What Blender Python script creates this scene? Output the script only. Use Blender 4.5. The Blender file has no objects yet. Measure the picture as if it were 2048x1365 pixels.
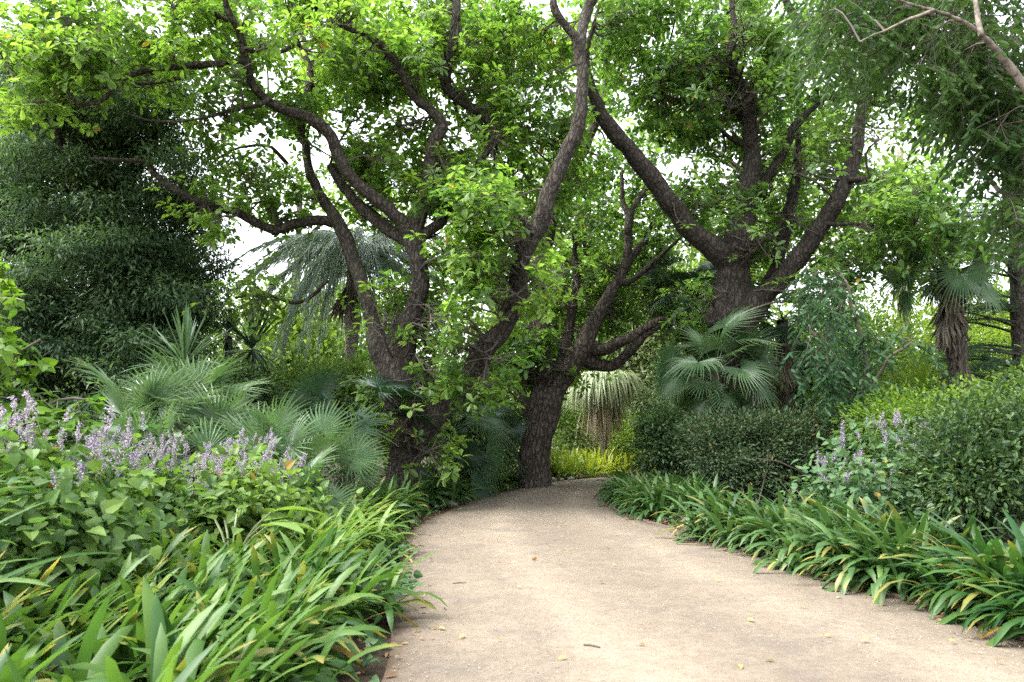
import bpy, math
import numpy as np

rng = np.random.default_rng(11)
sc = bpy.context.scene
COL = sc.collection
R = math.radians
F = 2048 * 24.0 / 36.0
PITCH = math.atan(187.5 / F)
CP, SP = math.cos(PITCH), math.sin(PITCH)
CAMH = 1.1


# ------------------------------------------------------------------ geometry helpers
def at(px, py, Y):
    """point of the garden at forward distance Y seen in direction (px, py)"""
    u, v = (px - 1024) / F, (682.5 - py) / F
    t = Y / (CP - v * SP)
    return np.array([u * t, Y, CAMH + (SP + v * CP) * t])


def gd(px, py, z0=0.0):
    u, v = (px - 1024) / F, (682.5 - py) / F
    t = (z0 - CAMH) / (SP + v * CP)
    return np.array([u * t, (CP - v * SP) * t, z0])


def unit(a):
    return a / np.maximum(np.linalg.norm(a, axis=-1, keepdims=True), 1e-9)


def rvec(n):
    return unit(rng.normal(size=(n, 3)))


class MB:
    """collects vertices and faces and links them as one mesh object"""

    def __init__(s):
        s.V, s.F, s.M, s.T, s.D, s.n = [], [], [], [], [], 0

    def add(s, V, faces, mat=0, tint=0.5, dry=0.0):
        V = np.asarray(V, float).reshape(-1, 3)
        n = len(V)
        s.V.append(V)
        s.T.append(np.broadcast_to(np.asarray(tint, float), (n,)))
        s.D.append(np.broadcast_to(np.asarray(dry, float), (n,)))
        for f in (faces if isinstance(faces, list) else [faces]):
            f = np.asarray(f, np.int64)
            if f.size:
                s.F.append(f + s.n)
                s.M.append(np.full(len(f), mat))
        s.n += n

    def build(s, name, mats, parent=None, origin=None, smooth=False):
        me = bpy.data.meshes.new(name)
        V = np.concatenate(s.V)
        if origin is not None:
            V = V - np.asarray(origin)
        tot = np.concatenate([np.full(len(f), f.shape[1]) for f in s.F])
        loops = np.concatenate([f.ravel() for f in s.F])
        start = np.concatenate([[0], np.cumsum(tot)[:-1]])
        me.vertices.add(len(V))
        me.vertices.foreach_set('co', V.ravel())
        me.loops.add(len(loops))
        me.loops.foreach_set('vertex_index', loops.astype(np.int32))
        me.polygons.add(len(tot))
        me.polygons.foreach_set('loop_start', start.astype(np.int32))
        me.polygons.foreach_set('material_index', np.concatenate(s.M).astype(np.int32))
        me.polygons.foreach_set('use_smooth', np.full(len(tot), bool(smooth)))
        for m in (mats if isinstance(mats, (list, tuple)) else [mats]):
            me.materials.append(m)
        for nm, d in (('tint', s.T), ('dry', s.D)):
            me.attributes.new(nm, 'FLOAT', 'POINT').data.foreach_set('value', np.concatenate(d).astype(np.float32))
        me.update(calc_edges=True)
        me.validate()
        o = bpy.data.objects.new(name, me)
        COL.objects.link(o)
        if parent is not None:
            o.parent = parent
        elif origin is not None:
            o.location = origin
        return o


def tag(o, label=None, cat=None, group=None, kind=None):
    for k, v in (('label', label), ('category', cat), ('group', group), ('kind', kind)):
        if v:
            o[k] = v
    return o


def empty(name, loc, label, cat, group=None, rz=0.0):
    o = bpy.data.objects.new(name, None)
    o.empty_display_size = 0.2
    COL.objects.link(o)
    o.location = loc
    o.rotation_euler = (0, 0, rz)
    return tag(o, label, cat, group)


def spline(P, step):
    """Catmull-Rom through the rows of P (any width), resampled at about `step` in xyz"""
    P = np.asarray(P, float)
    Q = np.vstack([2 * P[0] - P[1], P, 2 * P[-1] - P[-2]])
    out = []
    for i in range(1, len(Q) - 2):
        a, b, c, d = Q[i - 1], Q[i], Q[i + 1], Q[i + 2]
        n = max(2, int(np.linalg.norm((c - b)[:3]) / step))
        t = np.linspace(0, 1, n, endpoint=False)[:, None]
        out.append(0.5 * (2 * b + (c - a) * t + (2 * a - 5 * b + 4 * c - d) * t ** 2 + (3 * b - a - 3 * c + d) * t ** 3))
    out.append(P[-1:])
    return np.vstack(out)


def tube(mb, P, r, sides=10, mat=0, cap=True, tint=0.5, lump=0.0):
    P = np.asarray(P, float)
    n = len(P)
    r = np.broadcast_to(np.asarray(r, float), (n,))
    T = unit(np.gradient(P, axis=0))
    e = np.cross(T[0], [0.3, 1, 0.2] if abs(T[0][1]) < 0.8 else [1, 0, 0.2])
    a = np.linspace(0, 2 * math.pi, sides, endpoint=False)
    V = []
    for i in range(n):
        e = e - T[i] * np.dot(e, T[i])
        e = e / np.linalg.norm(e)
        b = np.cross(T[i], e)
        rr = r[i] * (1 + lump * rng.normal(size=sides)) if lump else r[i]
        V.append(P[i] + (np.cos(a) * rr)[:, None] * e + (np.sin(a) * rr)[:, None] * b)
    V = np.vstack(V)
    i, j = np.meshgrid(np.arange(n - 1), np.arange(sides), indexing='ij')
    j2 = (j + 1) % sides
    Q = np.stack([i * sides + j, i * sides + j2, (i + 1) * sides + j2, (i + 1) * sides + j], -1).reshape(-1, 4)
    faces = [Q]
    if cap:
        faces += [np.arange(sides)[::-1][None], (np.arange(sides) + (n - 1) * sides)[None]]
    mb.add(V, faces, mat, tint)


def tubes(mb, P, r, sides=3, mat=0, tint=0.5):
    """many thin tubes at once: P (N,n,3), r (N,n)"""
    P = np.asarray(P, float)
    N, n, _ = P.shape
    if N == 0:
        return
    T = unit(np.gradient(P, axis=1))
    ref = unit(np.cross(T[:, n // 2], rvec(N)))[:, None, :]
    e = unit(ref - T * (ref * T).sum(-1, keepdims=True))
    b = np.cross(T, e)
    a = np.linspace(0, 2 * math.pi, sides, endpoint=False)
    V = P[:, :, None] + r[:, :, None, None] * (np.cos(a)[None, None, :, None] * e[:, :, None] + np.sin(a)[None, None, :, None] * b[:, :, None])
    i, j = np.meshgrid(np.arange(n - 1), np.arange(sides), indexing='ij')
    j2 = (j + 1) % sides
    Q = np.stack([i * sides + j, i * sides + j2, (i + 1) * sides + j2, (i + 1) * sides + j], -1).reshape(-1, 4)
    Q = (Q[None] + (np.arange(N) * n * sides)[:, None, None]).reshape(-1, 4)
    mb.add(V.reshape(-1, 3), Q, mat, tint)


def leaf_tpl(st, fold=0.15, droop=0.15):
    """leaf of unit length along +Y, upper side +Z, folded along the midrib"""
    m = len(st)
    V = [[0, t, -droop * t * t] for t, w in st]
    for sgn in (-1, 1):
        for t, w in st[1:-1]:
            V.append([sgn * w, t, -droop * t * t + fold * w])
    tri, quad = [], []
    for k, sgn in enumerate((-1, 1)):
        o = m + k * (m - 2)
        def f(*ix):
            return list(ix) if sgn > 0 else list(ix)[::-1]
        tri.append(f(0, o, 1))
        tri.append(f(m - 2, o + m - 3, m - 1))
        for i in range(m - 3):
            quad.append(f(1 + i, o + i, o + i + 1, 2 + i))
    return np.array(V, float), [np.array(tri), np.array(quad).reshape(-1, 4)]


OAK = leaf_tpl([(0, 0), (0.3, 0.12), (0.58, 0.235), (0.82, 0.2), (1, 0)], 0.3, 0.22)
OVAL = leaf_tpl([(0, 0), (0.35, 0.2), (0.7, 0.17), (1, 0)], 0.35, 0.15)
LANCE = leaf_tpl([(0, 0), (0.4, 0.13), (1, 0)], 0.4, 0.25)
HEART = leaf_tpl([(0.1, 0), (0.0, 0.25), (0.25, 0.42), (0.55, 0.34), (0.8, 0.17), (1, 0)], 0.25, 0.3)
NARROW = leaf_tpl([(0, 0.0), (0.25, 0.035), (0.6, 0.035), (1, 0)], 0.5, 0.35)
DOT = (np.array([[-.5, 0, 0], [0, -.5, .1], [.5, 0, 0], [0, .5, .1]], float), [np.array([[0, 1, 2, 3]])])


def leaves(mb, pos, d, up, L, tpl, mat=0, tint=0.5, dry=0.0, wide=1.0):
    N = len(pos)
    if N == 0:
        return
    V0, faces = tpl
    y = unit(d)
    z = unit(up - (up * y).sum(-1, keepdims=True) * y)
    x = np.cross(y, z)
    L = np.broadcast_to(np.asarray(L, float), (N,))[:, None, None]
    V = pos[:, None] + L * (V0[None, :, 0:1] * x[:, None] * wide + V0[None, :, 1:2] * y[:, None] + V0[None, :, 2:3] * z[:, None])
    k = len(V0)
    off = (np.arange(N) * k)[:, None, None]
    fs = [(f[None] + off).reshape(-1, f.shape[1]) for f in faces if f.size]
    t = np.repeat(np.broadcast_to(np.asarray(tint, float), (N,)), k)
    q = np.repeat(np.broadcast_to(np.asarray(dry, float), (N,)), k)
    mb.add(V.reshape(-1, 3), fs, mat, t, q)


def rosettes(mb, P, A, k, L, tpl, mat, tint, lo=45, hi=100, droop=0.15, wide=1.0, dryp=0.0):
    """k leaves radiating round each shoot tip P with axis A"""
    N = len(P)
    A = unit(A)
    e1 = unit(np.cross(A, rvec(N)))
    e2 = np.cross(A, e1)
    az = rng.uniform(0, 6.28, (N, 1)) + np.arange(k)[None] * (2 * math.pi / k) * 1.0 + rng.normal(0, .3, (N, k))
    th = np.radians(rng.uniform(lo, hi, (N, k)))
    d = np.cos(th)[..., None] * A[:, None] + np.sin(th)[..., None] * (np.cos(az)[..., None] * e1[:, None] + np.sin(az)[..., None] * e2[:, None])
    d[..., 2] -= droop
    up = A[:, None] * .8 + np.array([0, 0, .6]) + rng.normal(0, .3, (N, k, 3))
    pos = P[:, None] - A[:, None] * rng.uniform(0, .06, (N, k, 1)) * (L / .2) + d * .015
    LL = L * rng.uniform(.55, 1.2, (N, k))
    tt = np.clip(np.broadcast_to(np.asarray(tint, float), (N,))[:, None] + rng.normal(0, .14, (N, k)), 0, 1)
    dr = (rng.random((N, k)) < dryp) * rng.uniform(.4, 1, (N, k))
    leaves(mb, pos.reshape(-1, 3), d.reshape(-1, 3), up.reshape(-1, 3), LL.ravel(), tpl, mat, tt.ravel(), dr.ravel(), wide)


# ------------------------------------------------------------------ materials
def new_mat(name):
    m = bpy.data.materials.new(name)
    m.use_nodes = True
    nt = m.node_tree
    nt.nodes.clear()
    return m, nt, nt.nodes.new('ShaderNodeOutputMaterial')


def mix(nt, fac, a, b, mode='MIX'):
    n = nt.nodes.new('ShaderNodeMix')
    n.data_type = 'RGBA'
    n.blend_type = mode
    for s, v in ((n.inputs[0], fac), (n.inputs[6], a), (n.inputs[7], b)):
        if hasattr(v, 'node'):
            nt.links.new(v, s)
        elif isinstance(v, (int, float)):
            s.default_value = v
        else:
            s.default_value = (*v, 1)
    return n.outputs[2]


def noise(nt, scale, detail=4, rough=.6, vec=None):
    n = nt.nodes.new('ShaderNodeTexNoise')
    n.inputs['Scale'].default_value = scale
    n.inputs['Detail'].default_value = detail
    n.inputs['Roughness'].default_value = rough
    if vec is not None:
        nt.links.new(vec, n.inputs['Vector'])
    return n.outputs['Fac']


def ramp(nt, v, a, b):
    n = nt.nodes.new('ShaderNodeMapRange')
    n.inputs['From Min'].default_value = a
    n.inputs['From Max'].default_value = b
    n.clamp = True
    nt.links.new(v, n.inputs['Value'])
    return n.outputs['Result']


def objco(nt):
    return nt.nodes.new('ShaderNodeTexCoord').outputs['Object']


def leafmat(name, c0, c1, cdry=(.30, .17, .035), trans=.32, rough=.5, spec=.28, tgain=(1.55, 1.6, .85), vein=0.0):
    m, nt, out = new_mat(name)
    def attr(a):
        n = nt.nodes.new('ShaderNodeAttribute')
        n.attribute_name = a
        return n.outputs['Fac']
    col = mix(nt, attr('tint'), c0, c1)
    col = mix(nt, attr('dry'), col, cdry)
    nz = noise(nt, 9, 3, .6, objco(nt))
    col = mix(nt, ramp(nt, nz, .35, .7), mix(nt, 1.0, col, (.78, .82, .8), 'MULTIPLY'), col)
    p = nt.nodes.new('ShaderNodeBsdfPrincipled')
    nt.links.new(col, p.inputs['Base Color'])
    p.inputs['Roughness'].default_value = rough
    p.inputs['Specular IOR Level'].default_value = spec
    tr = nt.nodes.new('ShaderNodeBsdfTranslucent')
    nt.links.new(mix(nt, 1.0, col, tgain, 'MULTIPLY'), tr.inputs['Color'])
    ms = nt.nodes.new('ShaderNodeMixShader')
    ms.inputs[0].default_value = trans
    nt.links.new(p.outputs[0], ms.inputs[1])
    nt.links.new(tr.outputs[0], ms.inputs[2])
    nt.links.new(ms.outputs[0], out.inputs[0])
    return m


def barkmat(name, c0, c1, scale=14, bump=.5, lichen=(.20, .20, .17), lamt=.35, stretch=.35):
    m, nt, out = new_mat(name)
    mp = nt.nodes.new('ShaderNodeMapping')
    mp.inputs['Scale'].default_value = (1, 1, stretch)
    nt.links.new(objco(nt), mp.inputs['Vector'])
    v = nt.nodes.new('ShaderNodeTexVoronoi')
    v.feature = 'DISTANCE_TO_EDGE'
    v.inputs['Scale'].default_value = scale
    nz = noise(nt, scale * .5, 4, .6, mp.outputs[0])
    wv = nt.nodes.new('ShaderNodeVectorMath')
    wv.operation = 'MULTIPLY_ADD'
    nt.links.new(nz, wv.inputs[0])
    wv.inputs[1].default_value = (.25, .25, .25)
    nt.links.new(mp.outputs[0], wv.inputs[2])
    nt.links.new(wv.outputs[0], v.inputs['Vector'])
    crack = ramp(nt, v.outputs['Distance'], 0.0, .22)
    fine = noise(nt, scale * 3, 5, .7, objco(nt))
    big = noise(nt, 1.7, 4, .6, objco(nt))
    col = mix(nt, crack, c0, c1)
    col = mix(nt, ramp(nt, fine, .35, .75), col, mix(nt, 1.0, col, (1.7, 1.65, 1.6), 'MULTIPLY'))
    li = nt.nodes.new('ShaderNodeMath')
    li.operation = 'MULTIPLY'
    nt.links.new(ramp(nt, big, .52, .72), li.inputs[0])
    li.inputs[1].default_value = lamt
    col = mix(nt, li.outputs[0], col, lichen)
    hs = nt.nodes.new('ShaderNodeMath')
    hs.operation = 'MULTIPLY_ADD'
    nt.links.new(fine, hs.inputs[0])
    hs.inputs[1].default_value = .6
    nt.links.new(crack, hs.inputs[2])
    bp = nt.nodes.new('ShaderNodeBump')
    bp.inputs['Strength'].default_value = bump
    bp.inputs['Distance'].default_value = .03
    nt.links.new(hs.outputs[0], bp.inputs['Height'])
    p = nt.nodes.new('ShaderNodeBsdfPrincipled')
    nt.links.new(col, p.inputs['Base Color'])
    nt.links.new(bp.outputs[0], p.inputs['Normal'])
    p.inputs['Roughness'].default_value = .85
    p.inputs['Specular IOR Level'].default_value = .25
    nt.links.new(p.outputs[0], out.inputs[0])
    return m


def groundmat(name, c0, c1, c2, big=.6, mid=3.0, fine=60, bump=.4, speck=(.5, .48, .45), dist=.012, lanes=False):
    m, nt, out = new_mat(name)
    oc = objco(nt)
    col = mix(nt, ramp(nt, noise(nt, big, 5, .6, oc), .38, .62), c0, c1)
    col = mix(nt, ramp(nt, noise(nt, mid, 6, .65, oc), .5, .72), col, c2)
    col = mix(nt, ramp(nt, noise(nt, mid * 5, 5, .7, oc), .40, .66), mix(nt, 1.0, col, (.84, .83, .82), 'MULTIPLY'), col)
    if lanes:        # packed wheel tracks, soil washed in from the beds
        a = nt.nodes.new('ShaderNodeAttribute')
        a.attribute_name = 'tint'
        cr = nt.nodes.new('ShaderNodeValToRGB')
        el = cr.color_ramp.elements
        el[0].position, el[0].color = 0, (.50, .44, .40, 1)
        el[1].position, el[1].color = 1, (.50, .44, .40, 1)
        for ps, v in ((.035, .74), (.10, .96), (.22, 1.0), (.31, 1.20), (.40, 1.0), (.52, .90), (.64, 1.0), (.73, 1.18), (.82, 1.0), (.91, .92), (.97, .72)):
            e = el.new(ps)
            e.color = (v, v * .985, v * .97, 1)
        ad = nt.nodes.new('ShaderNodeMath')
        ad.operation = 'MULTIPLY_ADD'
        nt.links.new(noise(nt, 1.6, 5, .6, oc), ad.inputs[0])
        ad.inputs[1].default_value = .09
        ad2 = nt.nodes.new('ShaderNodeMath')
        ad2.operation = 'SUBTRACT'
        nt.links.new(a.outputs['Fac'], ad2.inputs[0])
        ad2.inputs[1].default_value = .045
        nt.links.new(ad2.outputs[0], ad.inputs[2])
        nt.links.new(ad.outputs[0], cr.inputs['Fac'])
        col = mix(nt, 1.0, col, cr.outputs['Color'], 'MULTIPLY')
    if lanes:
        col = mix(nt, ramp(nt, noise(nt, 26, 4, .75, oc), .46, .66), col, mix(nt, 1.0, col, (.82, .81, .81), 'MULTIPLY'))
    f1 = noise(nt, fine, 3, .7, oc)
    f2 = noise(nt, fine * 2.6, 2, .6, oc)
    col = mix(nt, ramp(nt, f1, .58, .7), col, mix(nt, 1.0, col, speck, 'MULTIPLY'))
    col = mix(nt, ramp(nt, f2, .56, .7), col, mix(nt, 1.0, col, (1.3, 1.28, 1.25), 'MULTIPLY'))
    bp = nt.nodes.new('ShaderNodeBump')
    bp.inputs['Strength'].default_value = bump
    bp.inputs['Distance'].default_value = dist
    nt.links.new(f1, bp.inputs['Height'])
    p = nt.nodes.new('ShaderNodeBsdfPrincipled')
    nt.links.new(col, p.inputs['Base Color'])
    nt.links.new(bp.outputs[0], p.inputs['Normal'])
    p.inputs['Roughness'].default_value = .9
    p.inputs['Specular IOR Level'].default_value = .2
    nt.links.new(p.outputs[0], out.inputs[0])
    return m


def plain(name, c, rough=.6):
    m, nt, out = new_mat(name)
    p = nt.nodes.new('ShaderNodeBsdfPrincipled')
    nt.links.new(mix(nt, noise(nt, 22, 4, .6, objco(nt)), tuple(x * .75 for x in c), tuple(min(1, x * 1.25) for x in c)), p.inputs['Base Color'])
    p.inputs['Roughness'].default_value = rough
    nt.links.new(p.outputs[0], out.inputs[0])
    return m


M = dict(
    oak_near=leafmat('oak_leaf_fresh', (.060, .130, .032), (.190, .295, .062), trans=.6, rough=.42, spec=.42, tgain=(2.0, 2.05, 1.0)),
    oak=leafmat('oak_leaf', (.052, .118, .036), (.160, .255, .066), trans=.58, rough=.42, spec=.42, tgain=(2.0, 2.05, 1.0)),
    oak_far=leafmat('oak_leaf_far', (.052, .118, .034), (.160, .260, .062), trans=.58, rough=.42, spec=.42, tgain=(2.0, 2.05, 1.0)),  # nearly the same green as oak_leaf, for the oak in the bend
    oak_yellow=leafmat('oak_leaf_yellow', (.06, .14, .02), (.17, .27, .03), trans=.45),
    dark=leafmat('evergreen_leaf', (.024, .060, .028), (.130, .205, .100), trans=.36, rough=.5, spec=.25),
    over=leafmat('pinnate_leaf', (.026, .070, .020), (.084, .152, .036), trans=.45, spec=.2),
    bg=leafmat('woodland_leaf', (.06, .12, .025), (.20, .29, .06), trans=.45),
    bgpale=leafmat('pale_woodland_leaf', (.14, .19, .10), (.34, .38, .22), trans=.42),
    lime=leafmat('lime_leaf', (.075, .15, .02), (.23, .32, .04), trans=.45),
    blue=leafmat('blue_green_leaf', (.020, .062, .026), (.058, .125, .052), trans=.28, spec=.2),
    hedge=leafmat('hedge_leaf', (.024, .054, .022), (.100, .150, .066), trans=.25),
    gloss=leafmat('glossy_leaf', (.022, .056, .022), (.10, .165, .040), trans=.28, rough=.36, spec=.35),
    heart=leafmat('soft_leaf', (.050, .120, .040), (.150, .240, .050), trans=.38, rough=.55, spec=.3),
    heartcool=leafmat('soft_leaf_cool', (.050, .115, .055), (.120, .200, .080), trans=.34, rough=.55, spec=.3),
    strap=leafmat('strap_leaf', (.020, .070, .018), (.140, .235, .045), cdry=(.40, .30, .08), trans=.34, rough=.42, spec=.28),
    strapdark=leafmat('strap_leaf_dark', (.018, .056, .016), (.080, .155, .040), cdry=(.38, .30, .08), trans=.28, rough=.42, spec=.36),
    strapyel=leafmat('strap_leaf_yellow', (.09, .17, .03), (.32, .36, .04), cdry=(.5, .38, .06), trans=.36, rough=.4, spec=.45),
    withered=leafmat('withered_leaf', (.34, .22, .05), (.40, .32, .12), trans=.25, rough=.7, spec=.2),
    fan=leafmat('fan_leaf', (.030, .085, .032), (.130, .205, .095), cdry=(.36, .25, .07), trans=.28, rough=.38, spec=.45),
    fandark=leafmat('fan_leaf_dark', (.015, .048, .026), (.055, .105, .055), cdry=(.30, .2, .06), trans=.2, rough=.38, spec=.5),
    fanpale=leafmat('fan_leaf_pale', (.04, .105, .045), (.145, .225, .115), cdry=(.36, .25, .07), trans=.25, rough=.34, spec=.6),
    feather=leafmat('feather_leaf', (.12, .175, .15), (.26, .33, .29), trans=.22, rough=.4),
    weep=leafmat('weeping_leaf', (.20, .27, .15), (.40, .46, .31), cdry=(.42, .33, .23), trans=.3, rough=.5),
    straw=leafmat('straw_skirt', (.20, .15, .10), (.46, .38, .28), trans=.15, rough=.8, spec=.15),
    thatch=leafmat('dry_thatch', (.080, .068, .054), (.23, .195, .15), trans=.12, rough=.8, spec=.15),
    ivy=leafmat('ivy_leaf', (.022, .065, .026), (.070, .135, .045), trans=.22),
    litter=leafmat('leaf_litter', (.11, .06, .03), (.30, .19, .10), trans=.05, rough=.8, spec=.2),
    lilac=leafmat('lilac_petal', (.27, .20, .42), (.56, .47, .70), trans=.4, rough=.6, spec=.2),
    pink=leafmat('pale_petal', (.6, .42, .40), (.75, .6, .55), trans=.3, rough=.6),
    yleaf=leafmat('yellow_fallen_leaf', (.42, .36, .06), (.55, .46, .10), trans=.1, rough=.6, spec=.3),
    bleaf=leafmat('brown_fallen_leaf', (.14, .07, .03), (.36, .19, .06), trans=.05, rough=.7, spec=.2),
    stem=plain('green_stem', (.10, .13, .05), .6),
    twig=plain('twig_bark', (.075, .062, .050), .85),
    bark=barkmat('oak_bark', (.015, .012, .010), (.062, .053, .043), 16, .8, (.105, .105, .075), .5),
    barkb=barkmat('oak_bark_brown', (.018, .014, .012), (.072, .059, .048), 12, .8, lamt=.2),
    barkdark=barkmat('dark_bark', (.013, .011, .009), (.046, .038, .031), 14, .7, lamt=.1),
    barkpale=barkmat('pale_bark', (.075, .064, .052), (.155, .135, .112), 10, .25, (.36, .33, .28), .4),
    fibre=barkmat('palm_fibre', (.026, .022, .018), (.080, .066, .052), 22, .9, (.14, .11, .08), .4, .15),
    ringed=barkmat('ringed_palm_bark', (.08, .07, .06), (.22, .19, .165), 8, .5, (.25, .23, .2), .4, 3.0),
    stone=barkmat('stone', (.10, .09, .08), (.26, .23, .20), 5, .4, (.28, .26, .22), .5, 1.0),
    sand=groundmat('sandy_gravel', (.178, .150, .117), (.155, .131, .103), (.124, .109, .092), 1.1, 2.0, 70, .45, (.70, .68, .66), .012, True),
    soil=groundmat('bed_soil', (.050, .038, .026), (.080, .058, .038), (.03, .026, .02), .9, 5, 40, .9, (.5, .5, .5), .03),
    timber=plain('edging_timber', (.13, .10, .075), .8),
    metal=plain('black_paint', (.012, .014, .013), .4),
    glass=plain('lamp_glass', (.55, .56, .52), .2),
    chip=plain('gravel_chip', (.24, .205, .165), .85),
    chipdark=plain('gravel_chip_dark', (.10, .085, .07), .85),
)

# ------------------------------------------------------------------ camera, sky, sun
cam = bpy.data.cameras.new('camera')
co = bpy.data.objects.new('camera', cam)
COL.objects.link(co)
co.location = (0, 0, CAMH)
co.rotation_euler = (math.pi / 2 + PITCH, 0, 0)
cam.lens, cam.sensor_width = 24, 36
cam.clip_start, cam.clip_end = .05, 3000
cam.dof.use_dof = True
cam.dof.focus_distance = 10.5
cam.dof.aperture_fstop = 4.0
sc.camera = co

SUN_EL, SUN_AZ = R(60), R(-105)
w = bpy.data.worlds.new('World')
sc.world = w
w.use_nodes = True
nt = w.node_tree
bgn = nt.nodes['Background']
sky = nt.nodes.new('ShaderNodeTexSky')
sky.sky_type = 'NISHITA'
sky.sun_disc = False
sky.sun_elevation = SUN_EL
sky.sun_rotation = SUN_AZ
sky.air_density, sky.dust_density, sky.ozone_density = 1.0, 4.0, 1.0
hs = nt.nodes.new('ShaderNodeHueSaturation')
hs.inputs['Saturation'].default_value = .22
nt.links.new(sky.outputs[0], hs.inputs['Color'])
nt.links.new(hs.outputs[0], bgn.inputs['Color'])
bgn.inputs['Strength'].default_value = .15
sl = bpy.data.lights.new('sun', 'SUN')
sl.energy = .8
sl.angle = R(40)
sl.color = (1, .95, .86)
so = bpy.data.objects.new('sun', sl)
COL.objects.link(so)
# direction towards the sun: azimuth measured from +Y, clockwise, as in the sky texture
sd = np.array([math.sin(SUN_AZ) * math.cos(SUN_EL), math.cos(SUN_AZ) * math.cos(SUN_EL), math.sin(SUN_EL)])
from mathutils import Vector
so.rotation_euler = Vector(sd).to_track_quat('Z', 'Y').to_euler()
so.location = (0, 0, 30)
sc.view_settings.view_transform = 'Standard'
sc.view_settings.look = 'None'
sc.view_settings.exposure = 2.68
sc.view_settings.gamma = 1
sc.render.engine = 'CYCLES'
sc.cycles.max_bounces = 10
sc.cycles.diffuse_bounces = 7
sc.cycles.glossy_bounces = 2
sc.cycles.transmission_bounces = 8
sc.cycles.transparent_max_bounces = 4
sc.cycles.sample_clamp_indirect = 6
sc.cycles.use_denoising = False

# ------------------------------------------------------------------ ground and path
g = MB()
g.add([[-400, -400, -.02], [400, -400, -.02], [400, 400, -.02], [-400, 400, -.02]], np.array([[0, 1, 2, 3]]))
tag(g.build('ground', M['soil']), kind='structure')

LE = np.array([gd(*p) for p in [(765, 1365), (785, 1240), (795, 1160), (806, 1095), (838, 1052), (900, 1022), (985, 991), (1078, 972)]])
LE = np.vstack([[-.50, -3, 0], [-.55, 0, 0], [-.6, 2, 0], LE])
FE = np.array([[1.15, 16.6, 0], [2.0, 17.6, 0], [3.4, 18.8, 0], [5.2, 19.8, 0], [9, 20.6, 0], [16, 21, 0]])
LE = np.vstack([LE, FE])
RE = np.array([gd(*p) for p in [(2048, 1285), (1850, 1215), (1650, 1160), (1500, 1108), (1400, 1075), (1300, 1048), (1232, 1022), (1207, 990)]])
RE = np.vstack([[3.6, -3, 0], [3.3, 1.5, 0], [3.1, 3.0, 0], RE, [[2.15, 15.4, 0], [2.9, 16.4, 0], [4.2, 17.2, 0], [6, 17.7, 0], [9.5, 18.2, 0], [16, 18.5, 0]]])
LS, RS = spline(LE, .15), spline(RE, .15)


def resample(P, n):
    s = np.concatenate([[0], np.cumsum(np.linalg.norm(np.diff(P, axis=0), axis=1))])
    t = np.linspace(0, s[-1], n)
    return np.stack([np.interp(t, s, P[:, k]) for k in range(3)], 1)


nL, nW = 200, 24
A, B = resample(LS, nL), resample(RS, nL)
t = np.linspace(0, 1, nW)[None, :, None]
V = A[:, None] * (1 - t) + B[:, None] * t
tt = np.linspace(0, 1, nW)[None]
V[..., 2] = .012 + .035 * np.sin(tt * math.pi) + .006 * np.sin(V[..., 0] * 2.1 + V[..., 1] * .7) * np.sin(V[..., 1] * 1.3 + 1)
i, j = np.meshgrid(np.arange(nL - 1), np.arange(nW - 1), indexing='ij')
Q = np.stack([i * nW + j, i * nW + j + 1, (i + 1) * nW + j + 1, (i + 1) * nW + j], -1).reshape(-1, 4)
g = MB()
g.add(V.reshape(-1, 3), Q, 0, np.broadcast_to(tt, V.shape[:2]).ravel())
tag(g.build('path', M['sand'], smooth=True), kind='structure')


def pathz(x, y):
    i = np.argmin((A[:, 1] - y) ** 2 + (np.clip(x, A[:, 0], B[:, 0]) - x) ** 2)
    f = np.clip((x - A[i, 0]) / max(B[i, 0] - A[i, 0], .1), 0, 1)
    return .012 + .035 * math.sin(f * math.pi)


def strip(P, w, h, name):
    """low timber edging following the path's side"""
    T = unit(np.gradient(P, axis=0))
    Nn = np.stack([-T[:, 1], T[:, 0], 0 * T[:, 0]], 1)
    zz = np.array([0, 0, h])
    V = np.stack([P - Nn * w, P - Nn * w + zz, P + Nn * w + zz, P + Nn * w], 1).reshape(-1, 3)
    n = len(P)
    i, j = np.meshgrid(np.arange(n - 1), np.arange(3), indexing='ij')
    Q = np.stack([i * 4 + j, (i + 1) * 4 + j, (i + 1) * 4 + j + 1, i * 4 + j + 1], -1).reshape(-1, 4)
    m = MB()
    m.add(V, Q)
    return tag(m.build(name, M['timber']), kind='structure')


strip(RS[(RS[:, 1] < 15)], .008, .035, 'kerb_strip')

# loose gravel chips lying on the path
g = MB()
for mat, n, lo, hi in ((0, 6000, .002, .006), (1, 2600, .002, .005)):
    yy = 2.6 + 7 * rng.random(n) ** 1.8
    xx = rng.uniform(-.6, 3.6, n)
    ok = np.array([np.interp(y, LS[:, 1][:90], LS[:, 0][:90]) + .03 < x for x, y in zip(xx, yy)])
    xx, yy = xx[ok], yy[ok]
    P = np.array([[x, y, pathz(x, y) + .001] for x, y in zip(xx, yy)])
    s = rng.uniform(lo, hi, len(P))
    # small three sided pyramids
    a = rng.uniform(0, 6.28, len(P))
    V = np.stack([P + np.stack([np.cos(a + k * 2.1) * s, np.sin(a + k * 2.1) * s, 0 * s], 1) for k in range(3)] + [P + np.stack([0 * s, 0 * s, s * .8], 1)], 1)
    f = np.array([[0, 1, 3], [1, 2, 3], [2, 0, 3]])
    g.add(V.reshape(-1, 3), (f[None] + (np.arange(len(P)) * 4)[:, None, None]).reshape(-1, 3), mat)
tag(g.build('gravel', [M['chip'], M['chipdark']]), kind='stuff')


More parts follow.
